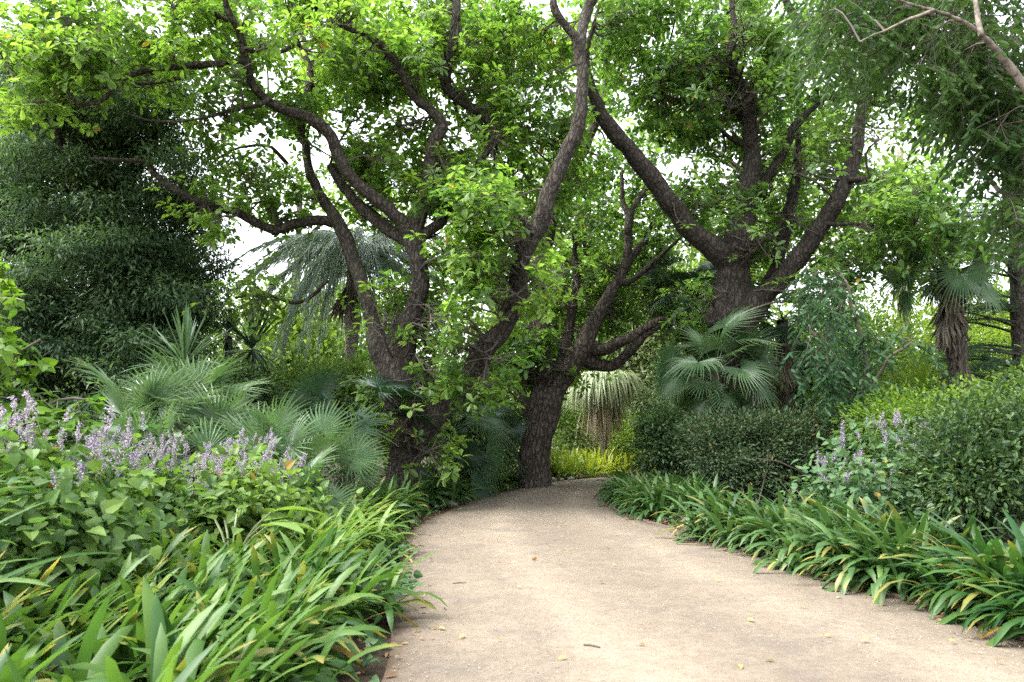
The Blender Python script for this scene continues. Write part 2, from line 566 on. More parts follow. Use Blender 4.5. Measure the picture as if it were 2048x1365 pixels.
# ------------------------------------------------------------------ trees with hand placed limbs
def limb(Y0, Y1, pts, step=.12, wob=.05):
    """limb from rows (px, py, radius px): returns points (n,3) and radii"""
    pts = np.asarray(pts, float)
    s = np.concatenate([[0], np.cumsum(np.hypot(*np.diff(pts[:, :2], axis=0).T))])
    s /= s[-1]
    rows = []
    for (px, py, r), k in zip(pts, s):
        Y = Y0 + (Y1 - Y0) * k
        rows.append([*at(px, py, Y), r * Y / F * (.78 if r < 30 else .93)])
    S = spline(rows, step)
    P, r = S[:, :3], np.maximum(S[:, 3], .006)
    n = len(P)
    wobv = np.cumsum(rng.normal(size=(n, 3)), 0)
    wobv -= np.linspace(0, 1, n)[:, None] * wobv[-1]
    return P + wobv * wob * .25, r


def proj(P):
    d = P[:, 1] * CP + (P[:, 2] - CAMH) * SP
    u = -P[:, 1] * SP + (P[:, 2] - CAMH) * CP
    return 1024 + F * P[:, 0] / d, 682.5 - F * u / d


def fused(name, parts, mat, parent, origin, voxel=.035, lumps=.03):
    """trunk and its great limbs grown together into one skin"""
    m = MB()
    for P, r in parts:
        tube(m, P, r, 14)
    o = m.build(name, mat, None, None)
    md = o.modifiers.new('r', 'REMESH')
    md.mode = 'VOXEL'
    md.voxel_size = voxel
    sm = o.modifiers.new('s', 'SMOOTH')
    sm.factor, sm.iterations = .6, 5
    tex = bpy.data.textures.new('lumps', 'CLOUDS')
    tex.noise_scale = .35
    tex.noise_depth = 2
    dm = o.modifiers.new('d', 'DISPLACE')
    dm.texture = tex
    dm.strength = lumps
    dm.mid_level = .5
    dm.texture_coords = 'LOCAL'
    dg = bpy.context.evaluated_depsgraph_get()
    me = bpy.data.meshes.new_from_object(o.evaluated_get(dg))
    old = o.data
    o.modifiers.clear()
    o.data = me
    me.name = name
    bpy.data.meshes.remove(old)
    n = len(me.vertices)
    co_ = np.empty(n * 3, np.float32)
    me.vertices.foreach_get('co', co_)
    co_ = (co_.reshape(-1, 3) - np.asarray(origin)).astype(np.float32)
    me.vertices.foreach_set('co', co_.ravel())
    me.polygons.foreach_set('use_smooth', np.ones(len(me.polygons), bool))
    me.update()
    o.parent = parent
    return o


def ell(px, py, rx, ry, n, Y0, Y1):
    a, q = rng.uniform(0, 6.28, n), np.sqrt(rng.random(n))
    return [at(px + rx * math.cos(b) * c, py + ry * math.sin(b) * c, rng.uniform(Y0, Y1)) for b, c in zip(a, q)]


def crown(root, origin, limbs, ells, mats, k=7, L=.2, tpl=OAK, shoots=13, rad=.55, tint=(.5, .2), clear=True, name='crown', droop=.15, lo=45, hi=100, dryp=.004, nmin=0):
    """foliage: side branches from the limbs to each clump, twigs to the shoots, leaf rosettes on the tips"""
    LP = np.vstack([P[len(P) // 4 if q else int(len(P) * .6):] for q, (P, r) in enumerate(limbs)])
    LR = np.concatenate([r[len(P) // 4 if q else int(len(P) * .6):] for q, (P, r) in enumerate(limbs)])
    lpx, lpy = proj(LP)
    lrp = LR / LP[:, 1] * F
    mb = MB()
    SH, AX, TI = [], [], []
    B0, BR = [], []
    T0, TR = [], []
    cs = [(c, e[7] if len(e) > 7 else tint[0]) for e in ells for c in ell(*e[:7])]
    for c, tm in cs:
        dist = np.linalg.norm(LP - c, axis=1) + np.maximum(LP[:, 2] - c[2], 0) * .6 + rng.uniform(0, .3, len(LP))
        q = int(np.argmin(dist))
        a = LP[q]
        d = np.linalg.norm(c - a)
        s = np.linspace(0, 1, 8)[:, None]
        sag = np.sin(s * math.pi) * rng.normal(0, .10, 3) * d + np.sin(s * 2 * math.pi) * rng.normal(0, .05, 3) * d
        path = a + (c - a) * s + sag
        r0 = min(LR[q] * .6, .012 + .012 * d)
        B0.append(path)
        BR.append(np.linspace(r0, .006, 8))
        n = max(4, int(shoots * rng.uniform(.6, 1.3)))
        rr = rad * rng.uniform(.7, 1.25)
        P = c + rvec(n) * (rng.random((n, 1)) ** .45) * rr * np.array([1, 1, .75])
        tb = np.clip(rng.normal(tm, tint[1]), 0, 1)
        if clear:
            px, py = proj(P)
            for m in range(n):
                hit = (np.hypot(lpx - px[m], lpy - py[m]) < lrp + np.where(lrp > 13, 34, 14)) & (LP[:, 1] > P[m, 1] - .3) & (lrp > 7)
                if hit.any() and rng.random() < .94:
                    P[m] = at(px[m], py[m], LP[hit, 1].max() + rng.uniform(.35, 1.6))
        SH.append(P)
        ax = unit(unit(P - c) * .6 + np.array([0, 0, .75]) + rng.normal(0, .35, (n, 3)))
        AX.append(ax)
        TI.append(np.clip(tb + rng.normal(0, .1, n), 0, 1))
        st = path[rng.integers(4, 8, n)]
        s4 = np.linspace(0, 1, 4)[None, :, None]
        tw = st[:, None] + (P - st)[:, None] * s4 + np.sin(s4 * math.pi) * rng.normal(0, .05, (n, 1, 3))
        T0.append(tw)
        TR.append(np.tile(np.linspace(.006, .0025, 4), (n, 1)))
    tubes(mb, np.stack(B0), np.stack(BR), 5, 1)
    tubes(mb, np.concatenate(T0), np.concatenate(TR), 3, 1)
    P, Ax, Ti = np.concatenate(SH), np.concatenate(AX), np.concatenate(TI)
    rosettes(mb, P, Ax, k, L, tpl, 0, Ti, lo, hi, droop, dryp=dryp)
    # a few leaves a little way down each twig
    Tw = np.concatenate(T0)
    f = rng.uniform(.35, .85, (len(Tw), 1))
    P2 = Tw[:, 1] * (1 - f) + Tw[:, 3] * f
    rosettes(mb, P2, Ax, 2, L * .85, tpl, 0, Ti, 50, 110, droop, dryp=dryp)
    return mb.build(name, mats, root, origin)


def branches(root, origin, specs, mat):
    for P, r in specs:
        m = MB()
        tube(m, P, r, 8, lump=.05)
        m.build('limb', mat, root, origin, smooth=True)


# --- the oak on the left of the path
YA = 11.0
oA = gd(802, 1012)
oA[1] = YA
rootA = empty('oak_tree', tuple(oA), 'forked oak left of the path with a limb leaning right over its own leafy base', 'tree')
A_main = [
    limb(YA, YA, [(800, 1020, 46), (802, 985, 38), (804, 945, 35), (812, 900, 36), (825, 862, 40)]),
    limb(YA, YA + .2, [(822, 875, 38), (812, 830, 42), (800, 780, 46), (792, 730, 46), (800, 680, 34), (822, 630, 27), (834, 580, 25), (832, 530, 25), (826, 480, 27)]),
    limb(YA, YA - .6, [(826, 872, 34), (862, 838, 31), (902, 803, 28), (932, 760, 28), (962, 708, 28), (998, 655, 27), (1018, 615, 27), (1030, 575, 25), (1034, 535, 24), (1050, 490, 25), (1076, 450, 25), (1088, 405, 23), (1102, 362, 22), (1125, 310, 21), (1147, 255, 20), (1159, 205, 18), (1161, 155, 17), (1158, 110, 16)]),
    limb(YA - .6, YA - 1.2, [(1158, 120, 15), (1146, 72, 13), (1122, 42, 12), (1112, 18, 13), (1110, -10, 11), (1100, -80, 9), (1090, -170, 7)]),
    limb(YA - .6, YA, [(1159, 115, 15), (1164, 62, 16), (1178, 22, 16), (1194, -10, 15), (1220, -80, 12), (1240, -180, 8)]),
    limb(YA + .2, YA - 1.4, [(826, 480, 24), (797, 440, 19), (749, 400, 18), (712, 365, 17), (680, 322, 17), (655, 262, 17), (625, 235, 17), (598, 222, 16), (541, 200, 14), (507, 168, 13), (487, 118, 12), (481, 70, 11), (459, 20, 10), (446, -20, 9), (425, -110, 7)]),
    limb(YA + .2, YA - .5, [(828, 480, 22), (845, 415, 20), (860, 350, 18), (876, 292, 18), (888, 260, 17), (868, 235, 15), (835, 205, 13), (800, 150, 12), (765, 105, 12), (720, 72, 10), (680, 55, 9), (640, 28, 8), (600, -10, 7), (560, -70, 5)]),
    limb(YA + .1, YA + 1.2, [(792, 740, 34), (768, 708, 30), (744, 640, 21), (727, 572, 20), (698, 495, 20), (676, 448, 19), (645, 393, 15), (617, 344, 13), (609, 300, 12), (599, 260, 10)]),
    limb(YA + .3, YA + 1.0, [(820, 482, 18), (785, 462, 17), (745, 430, 16), (706, 396, 15), (680, 362, 14), (660, 330, 12)]),
]
A_thin = [
    limb(YA + .8, YA - .8, [(668, 448, 15), (640, 443, 14), (590, 447, 13), (552, 460, 13), (512, 446, 12), (480, 428, 11), (430, 418, 10), (390, 400, 10), (350, 376, 9), (320, 350, 8), (295, 325, 7), (250, 320, 5.5), (180, 318, 4)]),
    limb(YA - 1.1, YA - 2.4, [(487, 126, 10), (430, 127, 10), (361, 131, 9), (293, 138, 8), (251, 155, 8), (237, 172, 6), (200, 203, 6), (158, 203, 5), (138, 172, 5), (127, 138, 5), (103, 107, 4), (69, 83, 4), (0, 103, 2.5)]),
    limb(YA - 1.1, YA - 1.9, [(470, 127, 7), (396, 133, 6), (361, 151, 6), (310, 169, 5), (248, 169, 4), (189, 176, 3), (120, 190, 2)]),
    limb(YA - 1.0, YA - 1.6, [(541, 200, 8), (516, 213, 6), (465, 220, 5), (406, 234, 4), (344, 248, 3.5), (293, 241, 3), (244, 224, 2)]),
    limb(YA - 1.2, YA - .6, [(490, 96, 6), (516, 103, 6), (544, 103, 6), (585, 93, 6), (600, 92, 6)]),
    limb(YA + 1.2, YA + 2.0, [(599, 265, 10), (612, 205, 10), (618, 150, 11), (606, 110, 9), (588, 72, 8), (580, 5, 7), (570, -80, 5)]),
    limb(YA + 2.0, YA + 2.4, [(618, 150, 9), (632, 118, 7), (662, 88, 7), (684, 70, 6), (720, 30, 4)]),
    limb(YA + 2.0, YA + 2.6, [(616, 140, 9), (612, 100, 7), (604, 60, 7), (588, 20, 6), (575, -30, 5)]),
    limb(YA + .2, YA + 1.4, [(838, 478, 17), (866, 458, 15), (887, 440, 14), (921, 386, 13), (942, 344, 12), (966, 303, 12), (986, 264, 12), (960, 226, 12), (921, 200, 13), (894, 178, 14), (888, 140, 14), (902, 69, 14), (905, 0, 12), (910, -90, 9), (905, -200, 6)]),
    limb(YA + 1.3, YA + 1.0, [(1090, 108, 6), (1075, 80, 6), (1058, 52, 6), (1040, 30, 5), (1026, 5, 4)]),
    limb(YA + 1.2, YA + 1.6, [(604, 285, 8), (575, 240, 7), (551, 220, 6), (520, 195, 5), (490, 180, 4)]),
    limb(YA + 1.0, YA + .5, [(575, 330, 6), (545, 296, 5), (500, 290, 4), (460, 300, 3), (420, 330, 2.5)]),
    limb(YA + 1.2, YA + 1.6, [(655, 560, 6), (600, 605, 5), (560, 600, 5), (520, 588, 4), (470, 596, 3)]),
    limb(YA - 1.2, YA - 1.4, [(455, 40, 6), (432, 28, 6), (405, 8, 5), (370, 2, 4), (340, -10, 3)]),
]
A_limbs = A_main + A_thin
fused('trunk', A_main, M['bark'], rootA, oA)
branches(rootA, oA, A_thin, M['bark'])
A_ells = [
    (150, 80, 190, 100, 15, 8.3, 10.6, .68), (330, 60, 190, 90, 13, 8.8, 10.8, .68), (330, 150, 150, 45, 5, 8.8, 10.8, .65), (60, 150, 90, 70, 4, 8.3, 9.5, .68),
    (560, 30, 170, 70, 19, 9.2, 11.6), (640, 180, 110, 80, 15, 10.8, 13.2), (470, 240, 80, 40, 5, 9.5, 11.0), (490, 330, 70, 40, 5, 10.5, 12.3),
    (570, 380, 60, 50, 6, 10.8, 12.5), (430, 400, 45, 30, 3, 10.2, 11.5), (500, 585, 45, 30, 3, 11, 12.5), 
    (780, 70, 150, 100, 23, 10.2, 12.6), (750, 240, 130, 120, 21, 10.8, 13.2), (930, 110, 130, 130, 27, 10.4, 12.8), (960, 320, 120, 120, 21, 10.8, 13.2),
    (1060, 170, 110, 150, 25, 10.8, 13.2), (770, 370, 110, 70, 10, 11.3, 13.7), (960, 480, 105, 95, 10, 9.2, 10.6), (920, 600, 85, 95, 9, 9.1, 10.4),
    (860, 690, 60, 55, 5, 9.4, 10.4), (1050, 540, 65, 85, 6, 9.0, 10.2), (1010, 400, 60, 50, 4, 9.4, 10.4), (800, 800, 70, 50, 6, 9.8, 10.5), (835, 880, 60, 25, 3, 9.9, 10.5), (775, 870, 40, 40, 3, 9.9, 10.4),
    (960, 735, 55, 40, 4, 9.6, 10.6), (785, 610, 35, 45, 3, 10.1, 10.8), (900, 380, 60, 60, 6, 10.5, 11.5),
    (300, -70, 350, 50, 6, 8.5, 10.9), (800, -70, 300, 60, 7, 10, 12.4), (1130, -60, 120, 60, 3, 10, 12.4), (1130, 330, 60, 80, 7, 11.5, 13.5),
]
crown(rootA, oA, A_limbs, A_ells, [M['oak_near'], M['twig']], L=.15, k=8, tint=(.5, .22), shoots=20, rad=.75)

# --- the oak in the bend of the path
YB = 15.6
oB = gd(1068, 975)
rootB = empty('oak_tree', tuple(oB), 'stout-trunked oak standing at the edge of the path in its bend', 'tree')
YB = oB[1]
B_main = [
    limb(YB, YB, [(1068, 985, 46), (1068, 960, 37), (1070, 900, 33), (1080, 850, 34), (1088, 810, 37), (1095, 780, 33)]),
    limb(YB, YB - .3, [(1090, 815, 29), (1112, 785, 27), (1135, 748, 26), (1162, 710, 26), (1183, 670, 23), (1200, 635, 19), (1218, 600, 17), (1240, 562, 16), (1256, 512, 14), (1258, 465, 12)]),
    limb(YB, YB - .9, [(1178, 690, 20), (1205, 698, 17), (1236, 684, 15), (1270, 668, 13), (1300, 648, 11), (1328, 634, 9)]),
    limb(YB, YB + .5, [(1165, 715, 18), (1200, 728, 17), (1232, 725, 15), (1262, 700, 13), (1290, 672, 10), (1320, 655, 6)]),
    limb(YB, YB + .4, [(1088, 800, 26), (1086, 720, 21), (1078, 640, 20), (1072, 570, 20), (1080, 515, 20), (1096, 450, 18), (1117, 380, 16), (1155, 327, 14), (1177, 282, 13), (1195, 240, 12), (1208, 180, 9), (1215, 110, 6)]),
    limb(YB, YB + .8, [(1098, 800, 22), (1118, 740, 17), (1130, 690, 15), (1140, 620, 13), (1150, 560, 11), (1150, 480, 8), (1160, 420, 5)]),
    limb(YB, YB, [(1112, 818, 18), (1109, 832, 16), (1104, 846, 11)]),
    limb(YB, YB, [(1058, 830, 20), (1052, 812, 16), (1050, 800, 9)]),
]
B_thin = [
    limb(YB - .3, YB - .2, [(1257, 470, 11), (1256, 430, 9), (1246, 410, 7), (1243, 380, 6), (1245, 340, 4)]),
    limb(YB - .3, YB + .1, [(1258, 455, 9), (1262, 425, 8), (1278, 400, 8), (1294, 380, 6), (1310, 340, 4)]),
    limb(YB - .3, YB + .4, [(1250, 540, 11), (1270, 505, 9), (1288, 485, 8), (1306, 455, 7), (1320, 420, 4)]),
    limb(YB - .3, YB - .8, [(1240, 565, 9), (1266, 558, 8), (1300, 532, 7), (1322, 513, 6), (1342, 495, 5), (1365, 470, 3)]),
    limb(YB + .4, YB + .5, [(1190, 560, 9), (1182, 540, 8), (1172, 500, 6), (1168, 460, 5), (1160, 410, 3)]),
]
fused('trunk', B_main, M['barkb'], rootB, oB, .04, .05)
branches(rootB, oB, B_thin, M['bark'])
B_ells = [
    (1140, 470, 110, 110, 16, 14, 16.4), (1130, 610, 100, 80, 14, 13.6, 16.0), (1060, 690, 70, 60, 10, 13.8, 15.4), (1095, 745, 70, 40, 7, 14, 15.2),
    (1230, 600, 60, 70, 8, 14.5, 16.9), (1290, 470, 60, 70, 7, 14.5, 16.9), (1330, 560, 50, 60, 3, 14, 16.4), (1250, 380, 80, 60, 8, 14.5, 16.9),
    (1180, 330, 60, 90, 5, 15, 17.4), (1340, 660, 60, 35, 4, 14, 15.6), (1280, 610, 60, 40, 2, 15, 17.0), (1220, 220, 60, 100, 4, 15, 17.4), (1010, 690, 50, 60, 6, 14.5, 16.0),
    (1100, 250, 90, 120, 5, 15, 17.4),
]
crown(rootB, oB, B_main + B_thin, B_ells, [M['oak_far'], M['twig']], L=.165, k=8, tint=(.5, .2), shoots=19, rad=.85)

# --- the oak behind the hedge on the right
YC = 13.2
oC = gd(1485, 985)
oC = np.array([(1485 - 1024) / F * YC, YC, 0.0])
rootC = empty('oak_tree', tuple(oC), 'burled dark oak on the right rising behind the clipped hedge and fan palm', 'tree')
C_main = [
    limb(YC, YC, [(1488, 985, 62), (1487, 920, 50), (1485, 850, 43), (1480, 760, 41), (1476, 690, 42), (1470, 635, 46), (1468, 590, 40), (1470, 540, 36), (1474, 495, 32)]),
    limb(YC - .2, YC - .3, [(1462, 655, 34), (1440, 632, 36), (1428, 612, 26)]),
    limb(YC, YC - 1.8, [(1474, 535, 36), (1440, 503, 30), (1400, 472, 28), (1369, 446, 27), (1328, 400, 26), (1296, 350, 25), (1262, 303, 23), (1217, 252, 22), (1195, 205, 18), (1182, 165, 14), (1178, 110, 10), (1190, 40, 7)]),
    limb(YC, YC + .5, [(1474, 505, 36), (1484, 430, 29), (1496, 362, 25), (1503, 293, 21), (1502, 241, 19), (1493, 198, 18), (1473, 155, 13), (1466, 118, 11), (1471, 52, 10), (1469, -10, 9), (1480, -100, 7), (1475, -190, 5)]),
    limb(YC, YC - .9, [(1478, 640, 40), (1503, 618, 32), (1532, 585, 28), (1576, 530, 26), (1612, 485, 25), (1650, 425, 23), (1690, 355, 22), (1708, 300, 20), (1713, 245, 17), (1722, 195, 16), (1730, 150, 13), (1742, 80, 10), (1760, 0, 8), (1770, -100, 5)]),
    limb(YC + .3, YC + 1.3, [(1520, 610, 26), (1550, 540, 19), (1570, 450, 17), (1582, 375, 15), (1592, 300, 10), (1600, 220, 6)]),
    limb(YC + .2, YC + .8, [(1494, 420, 18), (1520, 379, 15), (1541, 344, 15), (1568, 300, 13), (1589, 258, 12), (1623, 224, 9), (1660, 190, 5)]),
]
C_thin = [
    limb(YC + .4, YC + .2, [(1498, 250, 12), (1486, 238, 11), (1451, 203, 11), (1417, 172, 10), (1390, 120, 8), (1370, 60, 6), (1350, -40, 4)]),
    limb(YC + .5, YC + .1, [(1475, 158, 9), (1451, 150, 9), (1417, 134, 9), (1370, 115, 8), (1348, 113, 8), (1318, 118, 6), (1290, 128, 4)]),
    limb(YC - .6, YC - 1.6, [(1698, 360, 9), (1754, 362, 7), (1780, 384, 6), (1816, 402, 5), (1860, 410, 3.5), (1900, 425, 2.5)]),
    limb(YC - .4, YC - 1.2, [(1640, 448, 8), (1664, 448, 6), (1710, 452, 5), (1750, 466, 4), (1800, 490, 2.5)]),
    limb(YC + 1, YC + .4, [(1650, 110, 12), (1612, 68, 13), (1592, 48, 12), (1570, 10, 10), (1550, -60, 7)]),
    limb(YC - 1.2, YC - .5, [(1718, 210, 8), (1690, 120, 7), (1650, 110, 8)]),
    limb(YC + .2, YC - .2, [(1500, 300, 7), (1450, 270, 6), (1420, 230, 5), (1380, 190, 4)]),
]
fused('trunk', C_main, M['barkdark'], rootC, oC, .038, .05)
branches(rootC, oC, C_thin, M['barkdark'])
C_ells = [
    (1300, 70, 130, 110, 25, 11.5, 14.3), (1420, 120, 120, 120, 23, 11.5, 14.3), (1340, 260, 115, 100, 15, 12.5, 15.3), (1430, 310, 90, 110, 13, 11.8, 14.6),
    (1560, 130, 110, 130, 17, 11.5, 14.3), (1580, 330, 90, 110, 14, 11.8, 14.6), (1400, 420, 80, 50, 6, 12, 14.8), (1510, 450, 90, 60, 10, 11.6, 13.0),
    (1630, 240, 80, 90, 10, 11.8, 14.6), (1780, 390, 100, 50, 10, 10.8, 13.0), (1730, 490, 100, 70, 9, 11, 13.0), (1850, 430, 90, 50, 8, 10.5, 12.5),
    (1245, 150, 70, 110, 9, 12, 14.8), (1660, 560, 50, 50, 4, 11.5, 13.0), (1700, 110, 90, 110, 10, 11.5, 14.0), (1450, -60, 320, 60, 8, 11, 13.8), (1420, 580, 40, 50, 3, 12.2, 12.9),
    (1770, 250, 70, 90, 6, 11, 13.8),
]
crown(rootC, oC, C_main + C_thin, C_ells, [M['oak'], M['twig']], L=.155, k=8, tint=(.45, .2), shoots=20, rad=.8)

# torn brown leaf spray hanging on the fork of the right oak is left to the crown's dry leaves


# ------------------------------------------------------------------ leafy masses
def cloud(mb, blobs, L, tpl, mat=0, tint=(.5, .2), flat=.6, sig=.16, per=60, shell=(.55, 1.0), updir=.7, out=.7, droop=0.0, dryp=0.0, jit=.5, wide=1.0):
    """leaf clumps spread through ellipsoids: rows (centre, radii, clumps)"""
    for c, rad, n in blobs:
        c, rad = np.asarray(c, float), np.asarray(rad, float)
        u = rvec(n)
        s = rng.uniform(*shell, (n, 1))
        C = c + u * rad * s
        C = C[C[:, 2] > .02]
        u = u[:len(C)]
        n = len(C)
        if n == 0:
            continue
        o = unit((C - c) / rad ** 2 * rad.mean() + 1e-6)
        tb = np.clip(rng.normal(tint[0], tint[1], n), 0, 1)
        m = n * per
        idx = np.repeat(np.arange(n), per)
        off = rng.normal(size=(m, 3)) * sig * np.array([1, 1, flat])
        P = C[idx] + off
        P[:, 2] = np.maximum(P[:, 2], .02)
        d = o[idx] * out + unit(off) * .7 + rng.normal(0, jit, (m, 3))
        d[:, 2] -= droop
        up = np.array([0, 0, updir]) + o[idx] * .5 + rng.normal(0, .35, (m, 3))
        t = np.clip(tb[idx] + rng.normal(0, .14, m), 0, 1)
        dr = (rng.random(m) < dryp) * rng.uniform(.5, 1, m)
        leaves(mb, P, d, up, L * rng.uniform(.6, 1.35, m), tpl, mat, t, dr, wide)


def stems(mb, base, blobs, n, r=.02, mat=0, spread=.25):
    base = np.asarray(base, float)
    P, Rr = [], []
    for k in range(n):
        c, rad, _ = blobs[rng.integers(len(blobs))]
        e = np.asarray(c) + rvec(1)[0] * np.asarray(rad) * .75
        b = base + np.array([*rng.normal(0, spread, 2), 0])
        s = np.linspace(0, 1, 7)[:, None]
        P.append(b + (e - b) * s + np.sin(s * math.pi) * rng.normal(0, .08, 3) * np.linalg.norm(e - b))
        Rr.append(np.linspace(r, r * .25, 7))
    tubes(mb, np.stack(P), np.stack(Rr), 5, mat)


def shrub(name, label, base, blobs, mat, cat='shrub', group=None, nst=8, rst=.015, stmat='twig', **kw):
    root = empty(name, tuple(base), label, cat, group)
    m = MB()
    cloud(m, blobs, **kw)
    m.build('foliage', M[mat], root, base)
    s = MB()
    stems(s, base, blobs, nst, rst)
    s.build('stems', M[stmat], root, base, smooth=True)
    return root


def pb(px, py, Y, rx, ry, rY, n):
    """ellipsoid from picture centre, radii in px across and up, depth radius in m"""
    return (at(px, py, Y), (rx * Y / F, rY, ry * Y / F), n)


def tree(name, label, base, top, trunk_r, blobs, mat, bark='barkdark', lean=None, group=None, cat='tree', nlimb=10, **kw):
    root = empty(name, tuple(base), label, cat, group)
    base = np.asarray(base, float)
    top = np.asarray(top, float)
    m = MB()
    s = np.linspace(0, 1, 14)[:, None]
    P = base + (top - base) * s + np.sin(s * 3.1) * rng.normal(0, .02, 3) * np.linalg.norm(top - base)
    r = trunk_r * (1 - .65 * s[:, 0]) * (1 + .35 * np.exp(-s[:, 0] * 14))
    tube(m, P, r, 10, lump=.04)
    m.build('trunk', M[bark], root, base, smooth=True)
    m = MB()
    cloud(m, blobs, **kw)
    # limbs carrying the foliage
    Bp, Br = [], []
    for k in range(nlimb):
        c, rad, _ = blobs[k % len(blobs)]
        e = np.asarray(c) + rvec(1)[0] * np.asarray(rad) * .6
        q = P[int(np.clip(np.interp(e[2] - .25 * np.hypot(*(e - base)[:2]), P[:, 2], np.arange(14)), 4, 13))]
        Bp.append(q + (e - q) * np.linspace(0, 1, 7)[:, None] + np.sin(np.linspace(0, 3.1, 7))[:, None] * rng.normal(0, .1, 3) * np.linalg.norm(e - q))
        Br.append(np.linspace(trunk_r * .35, .01, 7))
    tubes(m, np.stack(Bp), np.stack(Br), 5, 1)
    m.build('crown', [M[mat], M[bark]], root, base)
    return root


# --- dark evergreen on the left
YD = 13.0
bl = []
for k in range(120):                     # drooping boughs, one above the other
    py = 90 + 790 * (k + .5) / 120 + rng.normal(0, 14)
    half = np.interp(py, [90, 200, 400, 600, 900], [150, 205, 225, 235, 250])
    px = 190 + rng.uniform(-1, 1) * half * .88
    bl.append(pb(px, py, YD + rng.uniform(-2.1, .2), rng.uniform(35, 85), rng.uniform(12, 26), .9, 15))
bl += [pb(-150, 420, YD, 190, 380, 1.5, 260), pb(120, 300, YD + 1.3, 250, 240, .7, 330), pb(150, 620, YD + 1.3, 270, 240, .7, 330), pb(60, 450, YD + .3, 150, 380, .8, 160), pb(425, 560, YD + .4, 30, 110, .5, 26), pb(360, 480, YD + .9, 80, 170, .7, 170), pb(330, 640, YD + .6, 110, 120, .8, 120), pb(240, 470, YD + .7, 90, 60, .8, 80), pb(120, 160, YD + .4, 170, 90, .9, 110), pb(20, 470, YD - 1.2, 130, 26, .6, 26), pb(60, 590, YD - 1.3, 120, 26, .6, 26), pb(150, 690, YD - 1.2, 120, 24, .6, 26)]
tree('evergreen_tree', 'dense blackish evergreen tree filling the left behind the fan palms', (-8.4, YD + .5, 0), at(190, 60, YD + .6), .4, bl, 'dark', nlimb=26,
     L=.105, tpl=LANCE, per=85, sig=.22, flat=.4, tint=(.45, .25), droop=.3, shell=(.3, 1.0), updir=.9, out=.5, wide=1.2)

# --- overhanging tree at the top right, trunk outside the picture
YE = 4.6
oE = np.array([4.9, 5.2, 0])
rootE = empty('overhanging_tree', tuple(oE), 'pale-branched tree hanging dark drooping leaves into the top right corner', 'tree')
eb = at(2250, 520, 5.0)
E_trunk = spline([[4.95, 5.25, -.1, .15], [eb[0] + .28, 5.12, 1.1, .12], [eb[0] + .08, 5.03, eb[2] - .35, .10], [*eb, .075]], .12)
E_main = [
    (E_trunk[:, :3], E_trunk[:, 3]),
    limb(5.0, 4.4, wob=.015, pts=[(2250, 520, 22), (2150, 330, 17), (2048, 170, 13), (2000, 108, 11), (1961, 68, 10), (1920, 40, 9), (1865, 20, 8), (1795, 0, 7), (1720, -40, 7), (1640, -90, 5)]),
]
E_thin = [
    limb(4.5, 4.7, wob=.015, pts=[(1963, 70, 8), (1957, 40, 7), (1951, 0, 6), (1940, -60, 5)]),
    limb(4.4, 4.7, wob=.015, pts=[(1868, 21, 6), (1840, 32, 5), (1800, 50, 4), (1772, 66, 3), (1720, 84, 2)]),
    limb(5.2, 5.6, wob=.015, pts=[(2080, 420, 10), (2000, 150, 12), (1935, 98, 9), (1900, 40, 7)]),
    limb(5.2, 5.8, wob=.015, pts=[(2200, 480, 9), (2080, 420, 8), (2000, 380, 6), (1930, 290, 3), (1880, 230, 2)]),
]
fused('trunk', E_main, M['barkpale'], rootE, oE, .022, .012)
branches(rootE, oE, E_thin, M['barkpale'])


def pinnate(root, origin, limbs, ells, mats, nl=6, L=.085, per=13, rad=.32, tint=(.4, .2), rl=.26):
    """hanging compound leaves: a drooping stalk with paired leaflets"""
    LP = np.vstack([P[len(P) // 3:] for P, r in limbs])
    mb = MB()
    Bp, Br, Tp, Tr = [], [], [], []
    for e in ells:
        for c in ell(*e):
            q = int(np.argmin(np.linalg.norm(LP - c, axis=1) + rng.uniform(0, .2, len(LP))))
            s = np.linspace(0, 1, 6)[:, None]
            pth = LP[q] + (c - LP[q]) * s + np.sin(s * math.pi) * np.array([0, 0, .15])
            Bp.append(pth)
            Br.append(np.linspace(.008, .003, 6))
            n = per
            a = c + rvec(n) * rad * rng.random((n, 1)) ** .5
            st = pth[rng.integers(3, 6, n)]
            d0 = unit(rvec(n) * np.array([1, 1, .3]) + np.array([0, 0, -.35]))
            k = np.linspace(0, 1, nl)
            stalk = a[:, None] + d0[:, None] * (k * rl)[None, :, None] + np.array([0, 0, -1.0]) * (k ** 2 * rl * .6)[None, :, None]
            Tp.append(np.concatenate([st[:, None], stalk], 1))
            Tr.append(np.tile(np.linspace(.003, .0012, nl + 1), (n, 1)))
            T = unit(np.gradient(stalk, axis=1))
            side = unit(np.cross(T, np.array([0, 0, 1.0])))
            tb = np.clip(rng.normal(*tint) + rng.normal(0, .1, (n, nl)), 0, 1)
            dr = np.repeat((rng.random((n, 1)) < .0) * .8, nl, 1)
            for sg in (-1, 1):
                dd = side * sg + T * .6 + rng.normal(0, .2, T.shape)
                dd[..., 2] -= .35
                up = np.cross(side, T) * -1 + rng.normal(0, .3, T.shape)
                up[..., 2] = np.abs(up[..., 2]) + .2
                leaves(mb, stalk.reshape(-1, 3), dd.reshape(-1, 3), up.reshape(-1, 3), L * rng.uniform(.75, 1.15, n * nl), OVAL, 0, tb.ravel(), dr.ravel(), .9)
    tubes(mb, np.stack(Bp), np.stack(Br), 4, 1)
    tubes(mb, np.concatenate(Tp), np.concatenate(Tr), 3, 1)
    return mb.build('crown', mats, root, origin)


